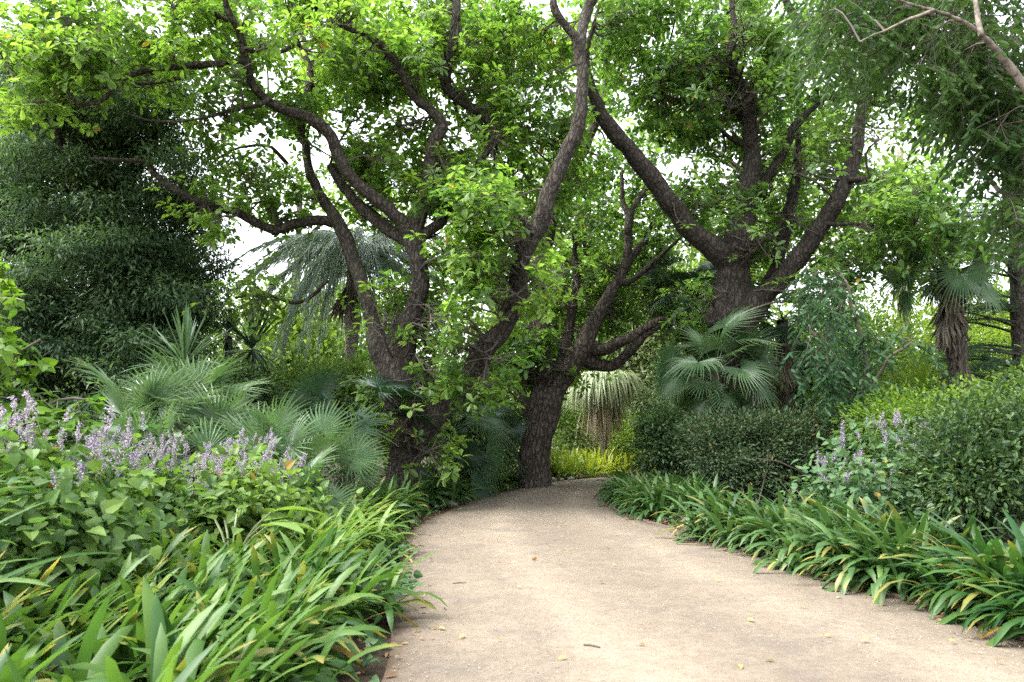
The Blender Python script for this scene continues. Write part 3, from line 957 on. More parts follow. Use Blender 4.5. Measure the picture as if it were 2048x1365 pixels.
E_ells = [(1850, 30, 200, 80, 21, 4.9, 6.6), (1970, 120, 100, 110, 17, 4.9, 6.6), (1720, 50, 110, 70, 10, 4.9, 6.6), (2020, 260, 60, 110, 12, 4.9, 6.4), (1900, 150, 90, 70, 6, 4.8, 6.4),
          (2050, 390, 35, 70, 5, 4.8, 6.0), (1780, 130, 80, 60, 4, 4.8, 6.2), (1620, 10, 60, 50, 3, 4.8, 6.2), (1900, -120, 260, 80, 15, 4.6, 6.6), (2150, 200, 90, 250, 16, 4.9, 6.6)]
pinnate(rootE, oE, E_main + E_thin, E_ells, [M['over'], M['twig']], nl=6, L=.088, per=12, rl=.26)

# --- conifer on the right edge with level sprays
YF = 14.0
oF = np.array([(2040 - 1024) / F * YF, YF, 0])
rootF = empty('conifer_tree', tuple(oF), 'dark conifer trunk with level needle sprays at the right edge', 'tree')
mF = [limb(YF, YF, [(2060, 990, 30), (2052, 800, 26), (2045, 620, 23), (2032, 480, 21), (2022, 380, 18), (2015, 250, 13), (2010, 100, 8)])]
m = MB()
tube(m, *mF[0], 12, lump=.05)
m.build('trunk', M['barkdark'], rootF, oF, smooth=True)
m = MB()
Bp, Br = [], []
for k in range(42):
    py = rng.uniform(380, 800)
    side = -1 if rng.random() < .75 else 1
    ln = rng.uniform(70, 210) * side
    a = at(np.interp(py, [250, 480, 620, 800, 990], [2015, 2032, 2045, 2052, 2060]), py, YF)
    b = at(2040 + ln, py - rng.uniform(-10, 45), YF + rng.uniform(-1.6, 1.6))
    s = np.linspace(0, 1, 9)[:, None]
    pth = a + (b - a) * s + np.sin(s * 3.1) * np.array([0, 0, .12])
    Bp.append(pth)
    Br.append(np.linspace(.035, .006, 9))
    n = 260
    f = rng.uniform(.25, 1, n)
    P = a + (b - a) * f[:, None] + np.sin(f * 3.1)[:, None] * np.array([0, 0, .12]) + rng.normal(size=(n, 3)) * np.array([.1, .28, .05])
    d = unit(b - a) * .6 + rng.normal(0, .6, (n, 3)) * np.array([1, 1, .3])
    leaves(m, P, d, np.array([0, 0, 1.]) + rng.normal(0, .4, (n, 3)), rng.uniform(.08, .16, n), LANCE, 0, np.clip(rng.normal(.45, .2, n), 0, 1), 0, .6)
tubes(m, np.stack(Bp), np.stack(Br), 5, 1)
m.build('crown', [M['blue'], M['barkdark']], rootF, oF)


# ------------------------------------------------------------------ palms
def fan_mesh(Lp, Rf, n=34, span=255, tilt=35, split=.5, dry=0.0, sag=.25, name='frond', mats=None, tint=.5):
    """fan leaf: stalk along +Y and a pleated blade cut into drooping fingers"""
    m = MB()
    s = np.linspace(0, 1, 8)
    stalk = np.stack([0 * s, Lp * s, -.10 * Lp * s ** 2], 1)
    tube(m, stalk, np.linspace(.014, .007, 8), 5, 0, tint=tint)
    c = stalk[-1]
    tl = R(tilt)
    fw = np.array([0, math.cos(tl), -math.sin(tl)])
    nz = np.array([0, math.sin(tl), math.cos(tl)])
    sx = np.array([1.0, 0, 0])
    a = np.radians(np.linspace(-span / 2, span / 2, n))
    da = np.radians(span / n) / 2
    rs = np.array([.03, .3, split, .72, .9, 1.0])
    Vs, Ts, Ds = [], [], []
    faces = []
    for q, ang in enumerate(a):
        u = math.cos(ang) * fw + math.sin(ang) * sx
        v = -math.sin(ang) * fw + math.cos(ang) * sx
        Rl = Rf * (.8 + .2 * math.cos(ang / 2)) * rng.uniform(.93, 1.05)
        wk = np.where(rs <= split, rs * math.tan(da), split * math.tan(da) * np.clip((1.0 - rs) / (1 - split), 0.03, 1) ** .7) * Rl
        cup = .12 * Rl * (rs ** 1.5)
        dro = sag * Rl * np.clip((rs - split) / (1 - split), 0, 1) ** 2 * rng.uniform(.2, 1.6)
        mid = c + u * (rs * Rl)[:, None] + nz * (cup * abs(math.sin(ang)) * .9)[:, None] + np.array([0, 0, -1.0]) * dro[:, None]
        vv = np.stack([mid + v * wk[:, None] + nz * (wk * .55)[:, None], mid - nz * (wk * .25)[:, None], mid - v * wk[:, None] + nz * (wk * .55)[:, None]], 1)
        base = q * len(rs) * 3
        for i in range(len(rs) - 1):
            for j in range(2):
                faces.append([base + i * 3 + j, base + i * 3 + j + 1, base + (i + 1) * 3 + j + 1, base + (i + 1) * 3 + j])
        Vs.append(vv.reshape(-1, 3))
        t0 = np.clip(tint + rng.normal(0, .10), 0, 1)
        Ts.append(np.full(len(rs) * 3, t0))
        Ds.append(np.repeat(np.clip((rs - .78) / .22, 0, 1) * dry * rng.uniform(.2, 1.3), 3).clip(0, 1))
    m.add(np.vstack(Vs), np.array(faces)[:, ::-1], 0, np.concatenate(Ts), np.concatenate(Ds))
    o = m.build(name, mats, None, None)
    me = o.data
    bpy.data.objects.remove(o)
    return me


def dead_fan_mesh(Lp, Rf, n=22, name='dead_frond'):
    """withered fan folded shut"""
    m = MB()
    s = np.linspace(0, 1, 5)
    tube(m, np.stack([0 * s, Lp * s, 0 * s], 1), np.linspace(.013, .008, 5), 5, 0, tint=.4)
    P = np.tile(np.array([0, Lp * .97, 0]), (n, 1))
    d = np.array([0, 1.0, 0]) + rng.normal(0, .17, (n, 3))
    leaves(m, P, d, rvec(n), Rf * rng.uniform(.7, 1.1, n), leaf_tpl([(0, 0), (.3, .045), (.7, .04), (1, 0)], .6, .1), 0, rng.uniform(.1, .9, n))
    o = m.build(name, M['thatch'], None, None)
    me = o.data
    bpy.data.objects.remove(o)
    return me


def put(me, name, parent, loc, rot):
    o = bpy.data.objects.new(name, me)
    COL.objects.link(o)
    o.parent = parent
    o.location = loc
    o.rotation_euler = rot
    return o


FANS = {k: [fan_mesh(lp, rf, n, sp_, ti, .46 if k.startswith('low') else .5, dr, sg, mats=M[mt], tint=tn) for lp, rf, n, sp_, ti, dr, sg, tn in v] for k, (mt, v) in dict(
    mid=('fan', [(.62, .56, 34, 250, 30, .1, .25, .5), (.75, .60, 36, 265, 45, .15, .35, .4), (.55, .52, 32, 235, 20, .05, .2, .6), (.85, .62, 38, 270, 60, .3, .4, .35)]),
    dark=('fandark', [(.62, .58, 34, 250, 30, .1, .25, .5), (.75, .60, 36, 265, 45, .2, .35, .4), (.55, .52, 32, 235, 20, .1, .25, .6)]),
    pale=('fanpale', [(.60, .58, 36, 240, 25, .05, .25, .6), (.78, .62, 36, 260, 40, .2, .35, .5), (.9, .62, 38, 270, 60, .5, .45, .35)]),
    lowmid=('fan', [(.62, .56, 26, 240, 12, .1, .2, .6), (.75, .58, 28, 260, 30, .1, .3, .5), (.55, .54, 24, 225, 0, .05, .15, .7)]),
    lowpale=('fanpale', [(.62, .56, 26, 235, 12, .05, .2, .6), (.75, .58, 28, 255, 28, .1, .3, .5), (.58, .56, 24, 225, 2, .05, .15, .7)]),
).items()}
DEADFANS = [dead_fan_mesh(.45, .6), dead_fan_mesh(.6, .75), dead_fan_mesh(.35, .7)]


def fan_palm(label, base, crown_z, kind, n, scale=1.0, ndead=0, tr=.09, elev=(78, -15), group=None, name='fan_palm', aim=None, lean=(0, 0), trunkmat='fibre'):
    base = np.asarray(base, float)
    root = empty(name, tuple(base), label, 'palm', group)
    top = np.array([lean[0], lean[1], crown_z - base[2]])
    s = np.linspace(0, 1, 18)[:, None]
    m = MB()
    P = top * s + np.sin(s * 3) * np.array([.03, .02, 0])
    tube(m, P, tr * (1 + .12 * np.sin(np.arange(18) * 2.4)) * np.linspace(1.15, .9, 18), 12, lump=.08)
    # stubs of old leaf bases
    k = int(26 * max(.4, crown_z))
    f = rng.random(k)
    az = rng.uniform(0, 6.28, k)
    o = np.stack([np.cos(az), np.sin(az), 0 * az], 1)
    a = top * f[:, None] + o * tr * .8
    tubes(m, np.stack([a, a + o * tr * .7 + [0, 0, .05], a + o * tr * .95 + [0, 0, .13]], 1), np.tile(np.array([.02, .016, .006]), (k, 1)), 4)
    m.build('trunk', M[trunkmat], root)
    fs = FANS[kind]
    ga = rng.uniform(0, 6.28)
    for q in range(n):
        f = q / max(n - 1, 1)
        el = elev[0] + (elev[1] - elev[0]) * f ** 1.1 + rng.normal(0, 5)
        az = ga + q * 2.399 + rng.normal(0, .15)
        o = put(fs[int(rng.integers(len(fs)))], 'frond', root, tuple(top + np.array([0, 0, -.12 * f])), (R(el), rng.normal(0, .5), az))
        sc_ = scale * rng.uniform(.85, 1.1)
        o.scale = (sc_, sc_, sc_)
    for q in range(ndead):
        o = put(DEADFANS[q % 3], 'dead_frond', root, tuple(top + np.array([0, 0, -.18 - rng.uniform(0, .25)])), (R(rng.uniform(-88, -74)), 0, rng.uniform(0, 6.28)))
        o.scale = (scale,) * 3
    return root


def onground(px, Y):
    return np.array([(px - 1024) / F * Y, Y, 0.0])


GROVE = 'low fan palms massed in the left bed'
for px, py, Y, kind, n, scl, lab in [
    (262, 838, 7.4, 'pale', 11, 1.0, 'silvery fan palm farthest left of the low grove, behind the lilac flowers'),
    (385, 828, 8.0, 'mid', 13, 1.15, 'tallest green fan palm of the low grove, under the spiky yucca head'),
    (330, 905, 6.7, 'mid', 10, .85, 'low fan palm with bluish fans just behind the lilac flower spikes'),
    (470, 880, 7.6, 'mid', 12, 1.0, 'mid-green fan palm between the tall grove palm and the dark camellia'),
    (545, 900, 7.2, 'pale', 11, .9, 'low fan palm with whitish fans in the middle of the grove'),
    (640, 915, 7.9, 'mid', 13, .95, 'dense fan palm at the right end of the low grove, nearest the oak'),
    (600, 985, 6.7, 'mid', 9, .7, 'short fan palm spreading over the strap leaves at the grove front'),
    (690, 935, 8.7, 'mid', 10, .8, 'small fan palm at the back of the grove, close to the oak'),
]:
    c = at(px, py, Y)
    fan_palm(lab, onground(px, Y), c[2] - .22, 'low' + kind, n, scl * .78, 0, .05, (86, 28), GROVE)
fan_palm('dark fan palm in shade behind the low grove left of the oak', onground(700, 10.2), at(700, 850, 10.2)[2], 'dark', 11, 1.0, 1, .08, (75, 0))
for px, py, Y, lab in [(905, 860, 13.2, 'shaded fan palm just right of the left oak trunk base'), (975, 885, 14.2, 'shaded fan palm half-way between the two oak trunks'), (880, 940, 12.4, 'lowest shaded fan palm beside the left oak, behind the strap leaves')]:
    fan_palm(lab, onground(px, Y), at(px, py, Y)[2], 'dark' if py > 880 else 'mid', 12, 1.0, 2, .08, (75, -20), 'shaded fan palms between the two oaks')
fan_palm('large-leaved fan palm at the left end of the clipped hedge, below the burled oak', onground(1432, 12.5), at(1432, 745, 12.5)[2], 'mid', 28, 1.02, 3, .11, (80, -55))
fan_palm('tall fan palm with a skirt of dead leaves among the shrubs at far right', onground(1925, 12.2), at(1912, 535, 12.2)[2], 'mid', 22, .95, 16, .17, (70, -35), name='windmill_palm', lean=(-.1, 0))
fan_palm('tall shaded fan palm behind the left side of the burled oak', onground(1400, 15.5), at(1395, 590, 15.5)[2], 'dark', 18, 1.25, 9, .13, (75, -40), name='windmill_palm')
fan_palm('palm with brown thatch hanging close behind the burled oak trunk', onground(1572, 14.6), at(1572, 640, 14.6)[2], 'dark', 12, .95, 16, .13, (70, -30), name='windmill_palm')


def feather_mesh(L, rise, drop, nl=56, ll=.55, mat='feather', hang=.9):
    m = MB()
    s = np.linspace(0, 1, 14)
    pth = np.stack([0 * s, L * s * (1 - .25 * s ** 2), rise * s - drop * s ** 2], 1)
    tube(m, pth, np.linspace(.022, .005, 14), 5, 0, tint=.4)
    f = np.linspace(.14, 1, nl)
    P = np.stack([np.interp(f, s, pth[:, k]) for k in range(3)], 1)
    T = unit(np.gradient(P, axis=0))
    for sg in (-1, 1):
        d = np.array([sg, 0, 0]) * .8 + T * .75 + rng.normal(0, .12, (nl, 3)) + np.array([0, 0, -hang * .5])
        lf = ll * (.45 + .55 * np.sin(np.clip(f * 1.15, 0, 1) * math.pi)) * rng.uniform(.85, 1.1, nl)
        up = np.tile(np.array([0, -.2, 1.0]), (nl, 1)) + rng.normal(0, .2, (nl, 3))
        leaves(m, P, d, up, lf, leaf_tpl([(0, 0), (.2, .018), (.6, .016), (1, 0)], .5, .45 * hang), 0, np.clip(rng.normal(.5, .2, nl), 0, 1))
    o = m.build('frond', M[mat], None, None)
    me = o.data
    bpy.data.objects.remove(o)
    return me


FEATH = [feather_mesh(2.5, 1.2, 4.0, 76, .6, hang=1.2), feather_mesh(2.2, 1.3, 4.2, 76, .62, hang=1.4), feather_mesh(2.8, 1.0, 3.6, 76, .6, hang=1.2)]
bL = onground(700, 15.0)
rL = empty('feather_palm', tuple(bL), 'grey-green feather palm with arching fronds behind the left oak', 'palm')
topL = np.array([0, 0, at(720, 520, 15.0)[2]])
m = MB()
tube(m, topL * np.linspace(0, 1, 12)[:, None], .16 * (1 + .06 * np.sin(np.arange(12) * 2.5)), 12, lump=.05)
m.build('trunk', M['ringed'], rL)
for q in range(44):
    o = put(FEATH[q % 3], 'frond', rL, tuple(topL), (R(rng.uniform(-8, 48)), 0, q * 2.399))
for q in range(7):
    put(DEADFANS[q % 3], 'dead_frond', rL, tuple(topL - [0, 0, .2]), (R(rng.uniform(-86, -70)), 0, rng.uniform(0, 6.28)))

# --- weeping palm beyond the bend
YW = 20.0
bW = onground(1204, YW)
rW = empty('weeping_palm', tuple(bW), 'small palm with a weeping mop of pale leaves over a straw-coloured skirt', 'palm')
zt = at(1204, 770, YW)[2]
m = MB()
s = np.linspace(0, 1, 22)
tube(m, np.stack([.03 * s, 0 * s, zt * s], 1), .115 * (1 + .07 * np.sin(np.arange(22) * 3.0)), 12)
m.build('trunk', M['ringed'], rW)


def weep_strands(n, L, rise, rad, lo, hi, thick, dry, tint):
    """bundles of hanging strap leaves: rise from the top, arch over and fall"""
    az = rng.uniform(0, 6.28, n)
    S = 9
    s = np.linspace(0, 1, S)[None]
    rr = rng.uniform(lo, hi, (n, 1)) * rad
    ln = L * rng.uniform(.7, 1.1, (n, 1))
    rad_ = rr * (1 - np.exp(-s * 4.5))
    z = rise * rng.uniform(.4, 1.2, (n, 1)) * np.sin(np.clip(s * 3.2, 0, 1.57) * 1.0) - ln * np.clip(s - .18, 0, 1) ** 1.15
    jx, jy = rng.normal(0, .05, (n, 1)) * s * 2, rng.normal(0, .05, (n, 1)) * s * 2
    P = np.stack([np.cos(az)[:, None] * rad_ + jx, np.sin(az)[:, None] * rad_ + jy, z], -1)
    w = np.stack([-np.sin(az), np.cos(az), 0 * az], 1)[:, None] * (thick * rng.uniform(.6, 1.2, (n, 1)) * np.sin(np.clip(s * 1.0 + .12, 0, 1) * math.pi).clip(.1))[..., None]
    V = np.stack([P + w, P - w], 2).reshape(-1, 3)
    i = np.arange(S - 1)
    q = np.stack([i * 2, i * 2 + 1, i * 2 + 3, i * 2 + 2], -1)
    Q = (q[None] + (np.arange(n) * S * 2)[:, None, None]).reshape(-1, 4)
    tt = np.repeat(np.clip(rng.normal(tint, .2, n), 0, 1), S * 2)
    dd = (np.repeat(s.ravel()[None], n, 0) * dry).clip(0, 1)
    return V, Q, tt, np.repeat(dd.ravel(), 2)


for nm, mt, args in (('leaf_mop', 'weep', (1800, 1.35, .42, 1.25, .2, 1.0, .026, .2, .6)), ('dead_skirt', 'straw', (300, 1.75, .05, .72, .35, 1.0, .018, 0, .65))):
    m = MB()
    V, Q, T_, D_ = weep_strands(*args)
    m.add(V + np.array([.03, 0, zt + (.05 if nm == 'leaf_mop' else -.45)]), Q, 0, T_, D_)
    m.build(nm, M[mt], rW)


# ------------------------------------------------------------------ blades: yuccas, strap-leaved clumps, flax
def blades(mb, base, az, e0, bend, L, W, mat=0, tint=.5, dry=0.0, S=8, drytip=0.0, fold=.25, power=1.4, twist=0.0):
    base = np.asarray(base, float)
    n = len(az)
    s = np.linspace(0, 1, S)[None]
    L = np.broadcast_to(L, (n,))[:, None]
    el = e0[:, None] - bend[:, None] * s ** power
    d = np.stack([np.cos(az)[:, None] * np.cos(el), np.sin(az)[:, None] * np.cos(el), np.sin(el)], -1)
    seg = d * (L / (S - 1))[..., None]
    P = base[:, None] + np.concatenate([np.zeros((n, 1, 3)), np.cumsum(seg[:, :-1], 1)], 1)
    side = np.stack([-np.sin(az), np.cos(az), 0 * az], 1)[:, None]
    nrm = np.cross(d, np.broadcast_to(side, d.shape)) * -1
    tw = (rng.normal(0, .35, n) + twist)[:, None, None] * s[..., None]
    side2 = side * np.cos(tw) + nrm * np.sin(tw)
    nrm2 = nrm * np.cos(tw) - side * np.sin(tw)
    w = np.broadcast_to(W, (n,))[:, None] * np.interp(s, [0, .12, .45, .75, .92, 1], [.45, .7, 1, .92, .62, .05]) * .5
    V = np.stack([P + side2 * w[..., None] + nrm2 * (w * fold)[..., None], P, P - side2 * w[..., None] + nrm2 * (w * fold)[..., None]], 2)
    V[..., 2] = np.maximum(V[..., 2], .015)
    i, j = np.meshgrid(np.arange(S - 1), np.arange(2), indexing='ij')
    q = np.stack([i * 3 + j, i * 3 + j + 1, (i + 1) * 3 + j + 1, (i + 1) * 3 + j], -1).reshape(-1, 4)[:, ::-1]
    Q = (q[None] + (np.arange(n) * S * 3)[:, None, None]).reshape(-1, 4)
    t = np.repeat(np.broadcast_to(tint, (n,)), S * 3)
    tipd = np.clip((s - .8) / .2, 0, 1) * np.broadcast_to(drytip, (n,))[:, None] + np.broadcast_to(dry, (n,))[:, None]
    mb.add(V.reshape(-1, 3), Q, mat, t, np.repeat(tipd.clip(0, 1).ravel(), 3))


def clump(name, label, group, loc, face, n, L, W, spread, mat, tint, dryfrac=.06, tipfrac=.25, cat='plant', arch=0.0):
    """strap-leaved clump; more leaves lean towards `face` (azimuth) where the light is"""
    loc = np.asarray(loc, float)
    root = empty(name, tuple(loc), label, cat, group)
    nf = max(2, n // 7)                      # several fans of leaves per clump
    for part, k, mt in (('leaf_tuft', n, mat), ('withered_leaves', max(2, int(n * dryfrac)), 'withered')):
        fc = rng.normal(0, spread, (nf, 2))
        idx = rng.integers(0, nf, k)
        az = rng.uniform(0, 6.28, k)
        lean = rng.random(k) < .45 + .2 * arch
        az = np.where(lean, face + rng.normal(0, .7, k), az)
        age = rng.random(k) if part == 'leaf_tuft' else rng.uniform(.75, 1, k)
        e0 = np.radians(84 - (44 + 10 * arch) * age + rng.normal(0, 6, k))
        bend = np.radians(28 + 40 * arch + (85 + 15 * arch) * age + rng.normal(0, 12, k))
        ln = L * rng.uniform(.65, 1.1, k) * (1 - .12 * age)
        b = np.stack([fc[idx, 0] + np.cos(az) * .03, fc[idx, 1] + np.sin(az) * .03, np.full(k, .01)], 1)
        t = np.clip(tint + rng.normal(0, .16, k) - .12 * (age - .5), 0, 1)
        tip = (rng.random(k) < tipfrac) * rng.uniform(.3, 1, k)
        m = MB()
        blades(m, b, az, e0, bend, ln, W * rng.uniform(.75, 1.1, k) * (1 if part == 'leaf_tuft' else .75), 0, t, (rng.random(k) < .03) * .35, drytip=tip)
        m.build(part, M[mt], root, smooth=True)
    return root


ORD = 'nearest second third fourth fifth sixth seventh eighth ninth tenth eleventh twelfth thirteenth fourteenth fifteenth sixteenth seventeenth eighteenth nineteenth twentieth'.split()
ORD += ['twenty-' + w for w in 'first second third fourth fifth sixth seventh eighth ninth'.split()] + ['thirtieth', 'thirty-first', 'thirty-second', 'thirty-third', 'thirty-fourth']


def row(P, off, step, y0, y1, jitter=.06):
    """evenly spaced places beside the path's side line P"""
    s = np.concatenate([[0], np.cumsum(np.linalg.norm(np.diff(P, axis=0), axis=1))])
    T = unit(np.gradient(P, axis=0))
    out = []
    for t in np.arange(0, s[-1], step):
        p = np.array([np.interp(t, s, P[:, k]) for k in range(3)])
        q = np.array([np.interp(t, s, T[:, k]) for k in range(3)])
        nrm = np.array([-q[1], q[0], 0])
        p = p + nrm * off + np.array([*rng.normal(0, jitter, 2), 0])
        if y0 <= p[1] <= y1:
            out.append((p, math.atan2(-nrm[1] * np.sign(off), -nrm[0] * np.sign(off))))
    return out


LEFT = LS[LS[:, 1] < 15.4]
k = 0
for p, f in row(LEFT, .58, .5, 1.7, 15.1):
    if p[1] < 5.0:
        mat, ti, col = 'strap', .35, 'fresh green'
    elif p[1] < 7.6:
        mat, ti, col = 'strap', .80, 'yellowish green'
    else:
        mat, ti, col = 'strapdark', .5, 'dark green'
    if p[1] > 12:
        mat, ti, col = 'strap', .35, 'mid green'
    clump('strap_leaf_clump', f'{col} strap-leaved clump, {ORD[k]} from the camera along the left path edge', 'strap-leaved clumps edging the left of the path',
          p, f, 135 if p[1] < 6 else 110,   .56 if p[1] < 6 else .62, .054, .13, mat, ti, .04 if p[1] < 9 else .02, .18, arch=.6 if p[1] < 5 else .8)
    k += 1
k = 0
for p, f in row(LEFT, 1.1, .54, 1.7, 9.5):
    ti = .32 if p[1] < 5 else .65
    clump('strap_leaf_clump', f'green strap-leaved clump, {ORD[k]} from the camera in the second row left', 'strap-leaved clumps of the second row on the left', p, f, 110, .52 if p[1] < 4.5 else .6, .054, .14, 'strap' if p[1] < 8 else 'strapdark', ti, .03, .15, arch=.5)
    k += 1
k = 0
for p, f in row(LEFT, 1.62, .5, 1.7, 5.4) + row(LEFT, 2.15, .5, 1.7, 4.4):
    clump('strap_leaf_clump', f'broad-leaved green clump, {ORD[k]} of those deep inside the left bed', 'strap-leaved clumps of the inner row on the left', p, f, 110, .54, .058, .15, 'strap', .38, .03, .15, arch=.6)
    k += 1
RIGHT = RS[RS[:, 1] < 12.4]
k = 0
for p, f in row(RIGHT, -.32, .42, 2.4, 7.6):
    if 5.15 < p[1] < 5.45:
        pass
    clump('strap_leaf_clump', f'arching strap-leaved clump, {ORD[k]} from the camera along the right path edge', 'strap-leaved clumps edging the right of the path', p, f, 140, .66, .05, .14,
          'strap' if p[1] < 4.9 else 'strapdark', .15 if p[1] < 4.9 else .5, .03 if p[1] < 5.4 else .015, .22 if p[1] < 5.4 else .14, arch=1.0)
    k += 1
k = 0
for p, f in row(RIGHT, -.85, .5, 2.4, 7.4):
    clump('strap_leaf_clump', f'strap-leaved clump, {ORD[k]} from the camera in the back row right', 'strap-leaved clumps of the back row on the right', p, f, 105, .66, .048, .14, 'strapdark' if p[1] > 4.9 else 'strap', .2, .03, .2, arch=.7)
    k += 1
k = 0
for off in (-.48, -.95):
    for p, f in row(RIGHT, off, .5, 8.9, 12.2):
        clump('strap_leaf_clump', f'glossy dark strap-leaved clump before the hedge, {ORD[k]} in its patch from the camera', 'dark strap-leaved clumps before the hedge', p, f, 110, .66, .05, .13, 'strapdark', .4, .015, .12, arch=1.0)
        k += 1
k = 0
far = [(1120, 958), (1150, 956), (1180, 953), (1212, 950), (1243, 946), (1275, 942), (1305, 938), (1140, 944), (1175, 940), (1215, 938), (1255, 934), (1290, 931), (1330, 930), (1160, 932), (1200, 928), (1240, 926), (1285, 924)]
for px, py in far:
    p = gd(px, py)
    p[1] = min(p[1], 24)
    p = np.array([(px - 1024) / F * p[1] * 1.0, p[1], 0])
    ye = px > 1150
    clump('strap_leaf_clump', f'{"sunny yellow" if ye else "yellow-green"} strap-leaved clump beyond the bend, {ORD[k]} from the middle oak', 'yellow strap-leaved clumps beyond the bend', p, -math.pi / 2, 80, .82, .06, .25, 'strapyel', .75 if ye else .3, .02, .1)
    k += 1


def yucca(name, label, base, top, n, L, W, mat, tr=.06, tint=.5, emin=-55):
    base, top = np.asarray(base, float), np.asarray(top, float)
    root = empty(name, tuple(base), label, 'yucca')
    h = top - base
    m = MB()
    tube(m, h * np.linspace(0, 1, 12)[:, None], tr * (1 + .08 * np.sin(np.arange(12) * 2.7)), 9, lump=.06)
    m.build('trunk', M['fibre'], root)
    m = MB()
    f = rng.random(n)
    az = rng.uniform(0, 6.28, n)
    e0 = np.radians(88 - (88 - emin) * f + rng.normal(0, 6, n))
    blades(m, h + np.stack([0 * f, 0 * f, .12 * (1 - f)], 1), az, e0, np.radians(rng.uniform(0, 25, n) + 35 * f), L * rng.uniform(.8, 1.1, n), W, 0, np.clip(rng.normal(tint, .18, n), 0, 1), fold=.5)
    m.build('leaf_head', M[mat], root)
    return root


yucca('yucca', 'spiky green yucca head rising over the low fan palms', onground(368, 9.4), at(368, 742, 9.4), 95, .80, .035, 'fanpale', .06, .45)
yucca('yucca', 'dark spiky yucca head against the bright sky gap', onground(504, 12.5), at(504, 705, 12.5), 100, .85, .04, 'fandark', .06, .75)
yucca('yucca', 'smallest yucca head on a thin stem beside the dark evergreen', onground(457, 14), at(457, 672, 14), 70, .5, .03, 'fandark', .07, .7)
yucca('yucca', 'grassy green yucca tuft among the shrubs behind the burled oak', onground(1632, 14.5), at(1632, 815, 14.5), 60, .75, .035, 'lime', .05, .3)
yucca('yucca', 'thin upright yucca tuft below the far right windmill palm', onground(1855, 12.5), at(1850, 790, 12.5), 34, .9, .03, 'lime', .04, .4, 20)

# flax by the camera, its leaves arching in from the left side of the picture
oX = np.array([-2.75, 2.9, 0])
rX = empty('flax_plant', tuple(oX), 'flax with long arching strap leaves reaching in at the left edge', 'plant')
m = MB()
n = 24
az = np.concatenate([rng.uniform(0, 6.28, 20), rng.normal(.1, .5, 4)])
blades(m, np.stack([rng.normal(0, .08, n), rng.normal(0, .08, n), 0 * az], 1), az, np.radians(rng.uniform(50, 85, n)), np.radians(rng.uniform(35, 100, n)), rng.uniform(1.0, 1.45, n), .06, 0, np.clip(rng.normal(.35, .15, n), 0, 1), S=12, fold=.35)
m.build('leaf_tuft', M['strap'], rX, smooth=True)

# ------------------------------------------------------------------ lilac-flowered shrubs
def spike_mesh(h, nb=7):
    m = MB()
    s = np.linspace(0, 1, 6)
    st = np.stack([.02 * np.sin(s * 2), 0 * s, h * s], 1)
    tube(m, st, np.linspace(.0028, .001, 6), 4, 1)
    P = []
    for k in range(nb):
        f = .25 + .7 * k / nb
        a = rng.uniform(0, 6.28)
        b = np.array([np.interp(f, s, st[:, c]) for c in range(3)])
        e = b + np.array([math.cos(a), math.sin(a), 1.3]) * .045 * (1.15 - f)
        tube(m, np.array([b, e]), [.0015, .001], 3, 1)
        P.append(b + (e - b) * rng.uniform(.2, 1.1, (9, 1)) + rng.normal(0, .006, (9, 3)))
    f = rng.uniform(.3, 1.0, 34)
    P.append(np.stack([np.interp(f, s, st[:, c]) for c in range(3)], 1) + rng.normal(0, .007, (34, 3)))
    P = np.vstack(P)
    leaves(m, P, rvec(len(P)), rvec(len(P)), rng.uniform(.009, .017, len(P)), DOT, 0, rng.random(len(P)))
    o = m.build('flower_spike', [M['lilac'], M['stem']], None, None)
    me = o.data
    bpy.data.objects.remove(o)
    return me


SPIKES = [spike_mesh(.22), spike_mesh(.28), spike_mesh(.18, 5), spike_mesh(.25, 9)]


def flower_shrub(label, group, base, rad, nsp, mat, tint, per=38, ncl=46, L=.08):
    base = np.asarray(base, float)
    root = empty('flowering_shrub', tuple(base), label, 'shrub', group)
    rx, ry, h = rad
    c = base + np.array([0, 0, h * .52])
    m = MB()
    bl = [(c, (rx, ry, h * .48), ncl), (base + [0, 0, h * .3], (rx * .95, ry * .95, h * .3), ncl // 2)]
    cloud(m, bl, L, HEART, 0, (tint, .22), .8, .15, per, (.45, 1.12), .9, .5, .3, .01, .7)
    m.build('foliage', M[mat], root, base)
    s = MB()
    stems(s, base, bl, 22, .009, 0, rx * .35)
    s.build('stems', M['twig'], root, base, smooth=True)
    for k in range(int(nsp * .95)):
        a, q = rng.uniform(0, 6.28), math.sqrt(rng.random())
        x, y = rx * q * math.cos(a) * 1.0, ry * q * math.sin(a)
        z = h * (.52 + .46 * math.sqrt(max(0, 1 - q * q * .85))) + rng.uniform(-.08, .12)
        o = put(SPIKES[int(rng.integers(4))], 'flower_spike', root, (x, y, z), (rng.normal(0, .28), rng.normal(0, .28), rng.uniform(0, 6.28)))
        sc_ = rng.uniform(.5, .98)
        o.scale = (sc_,) * 3
    return root


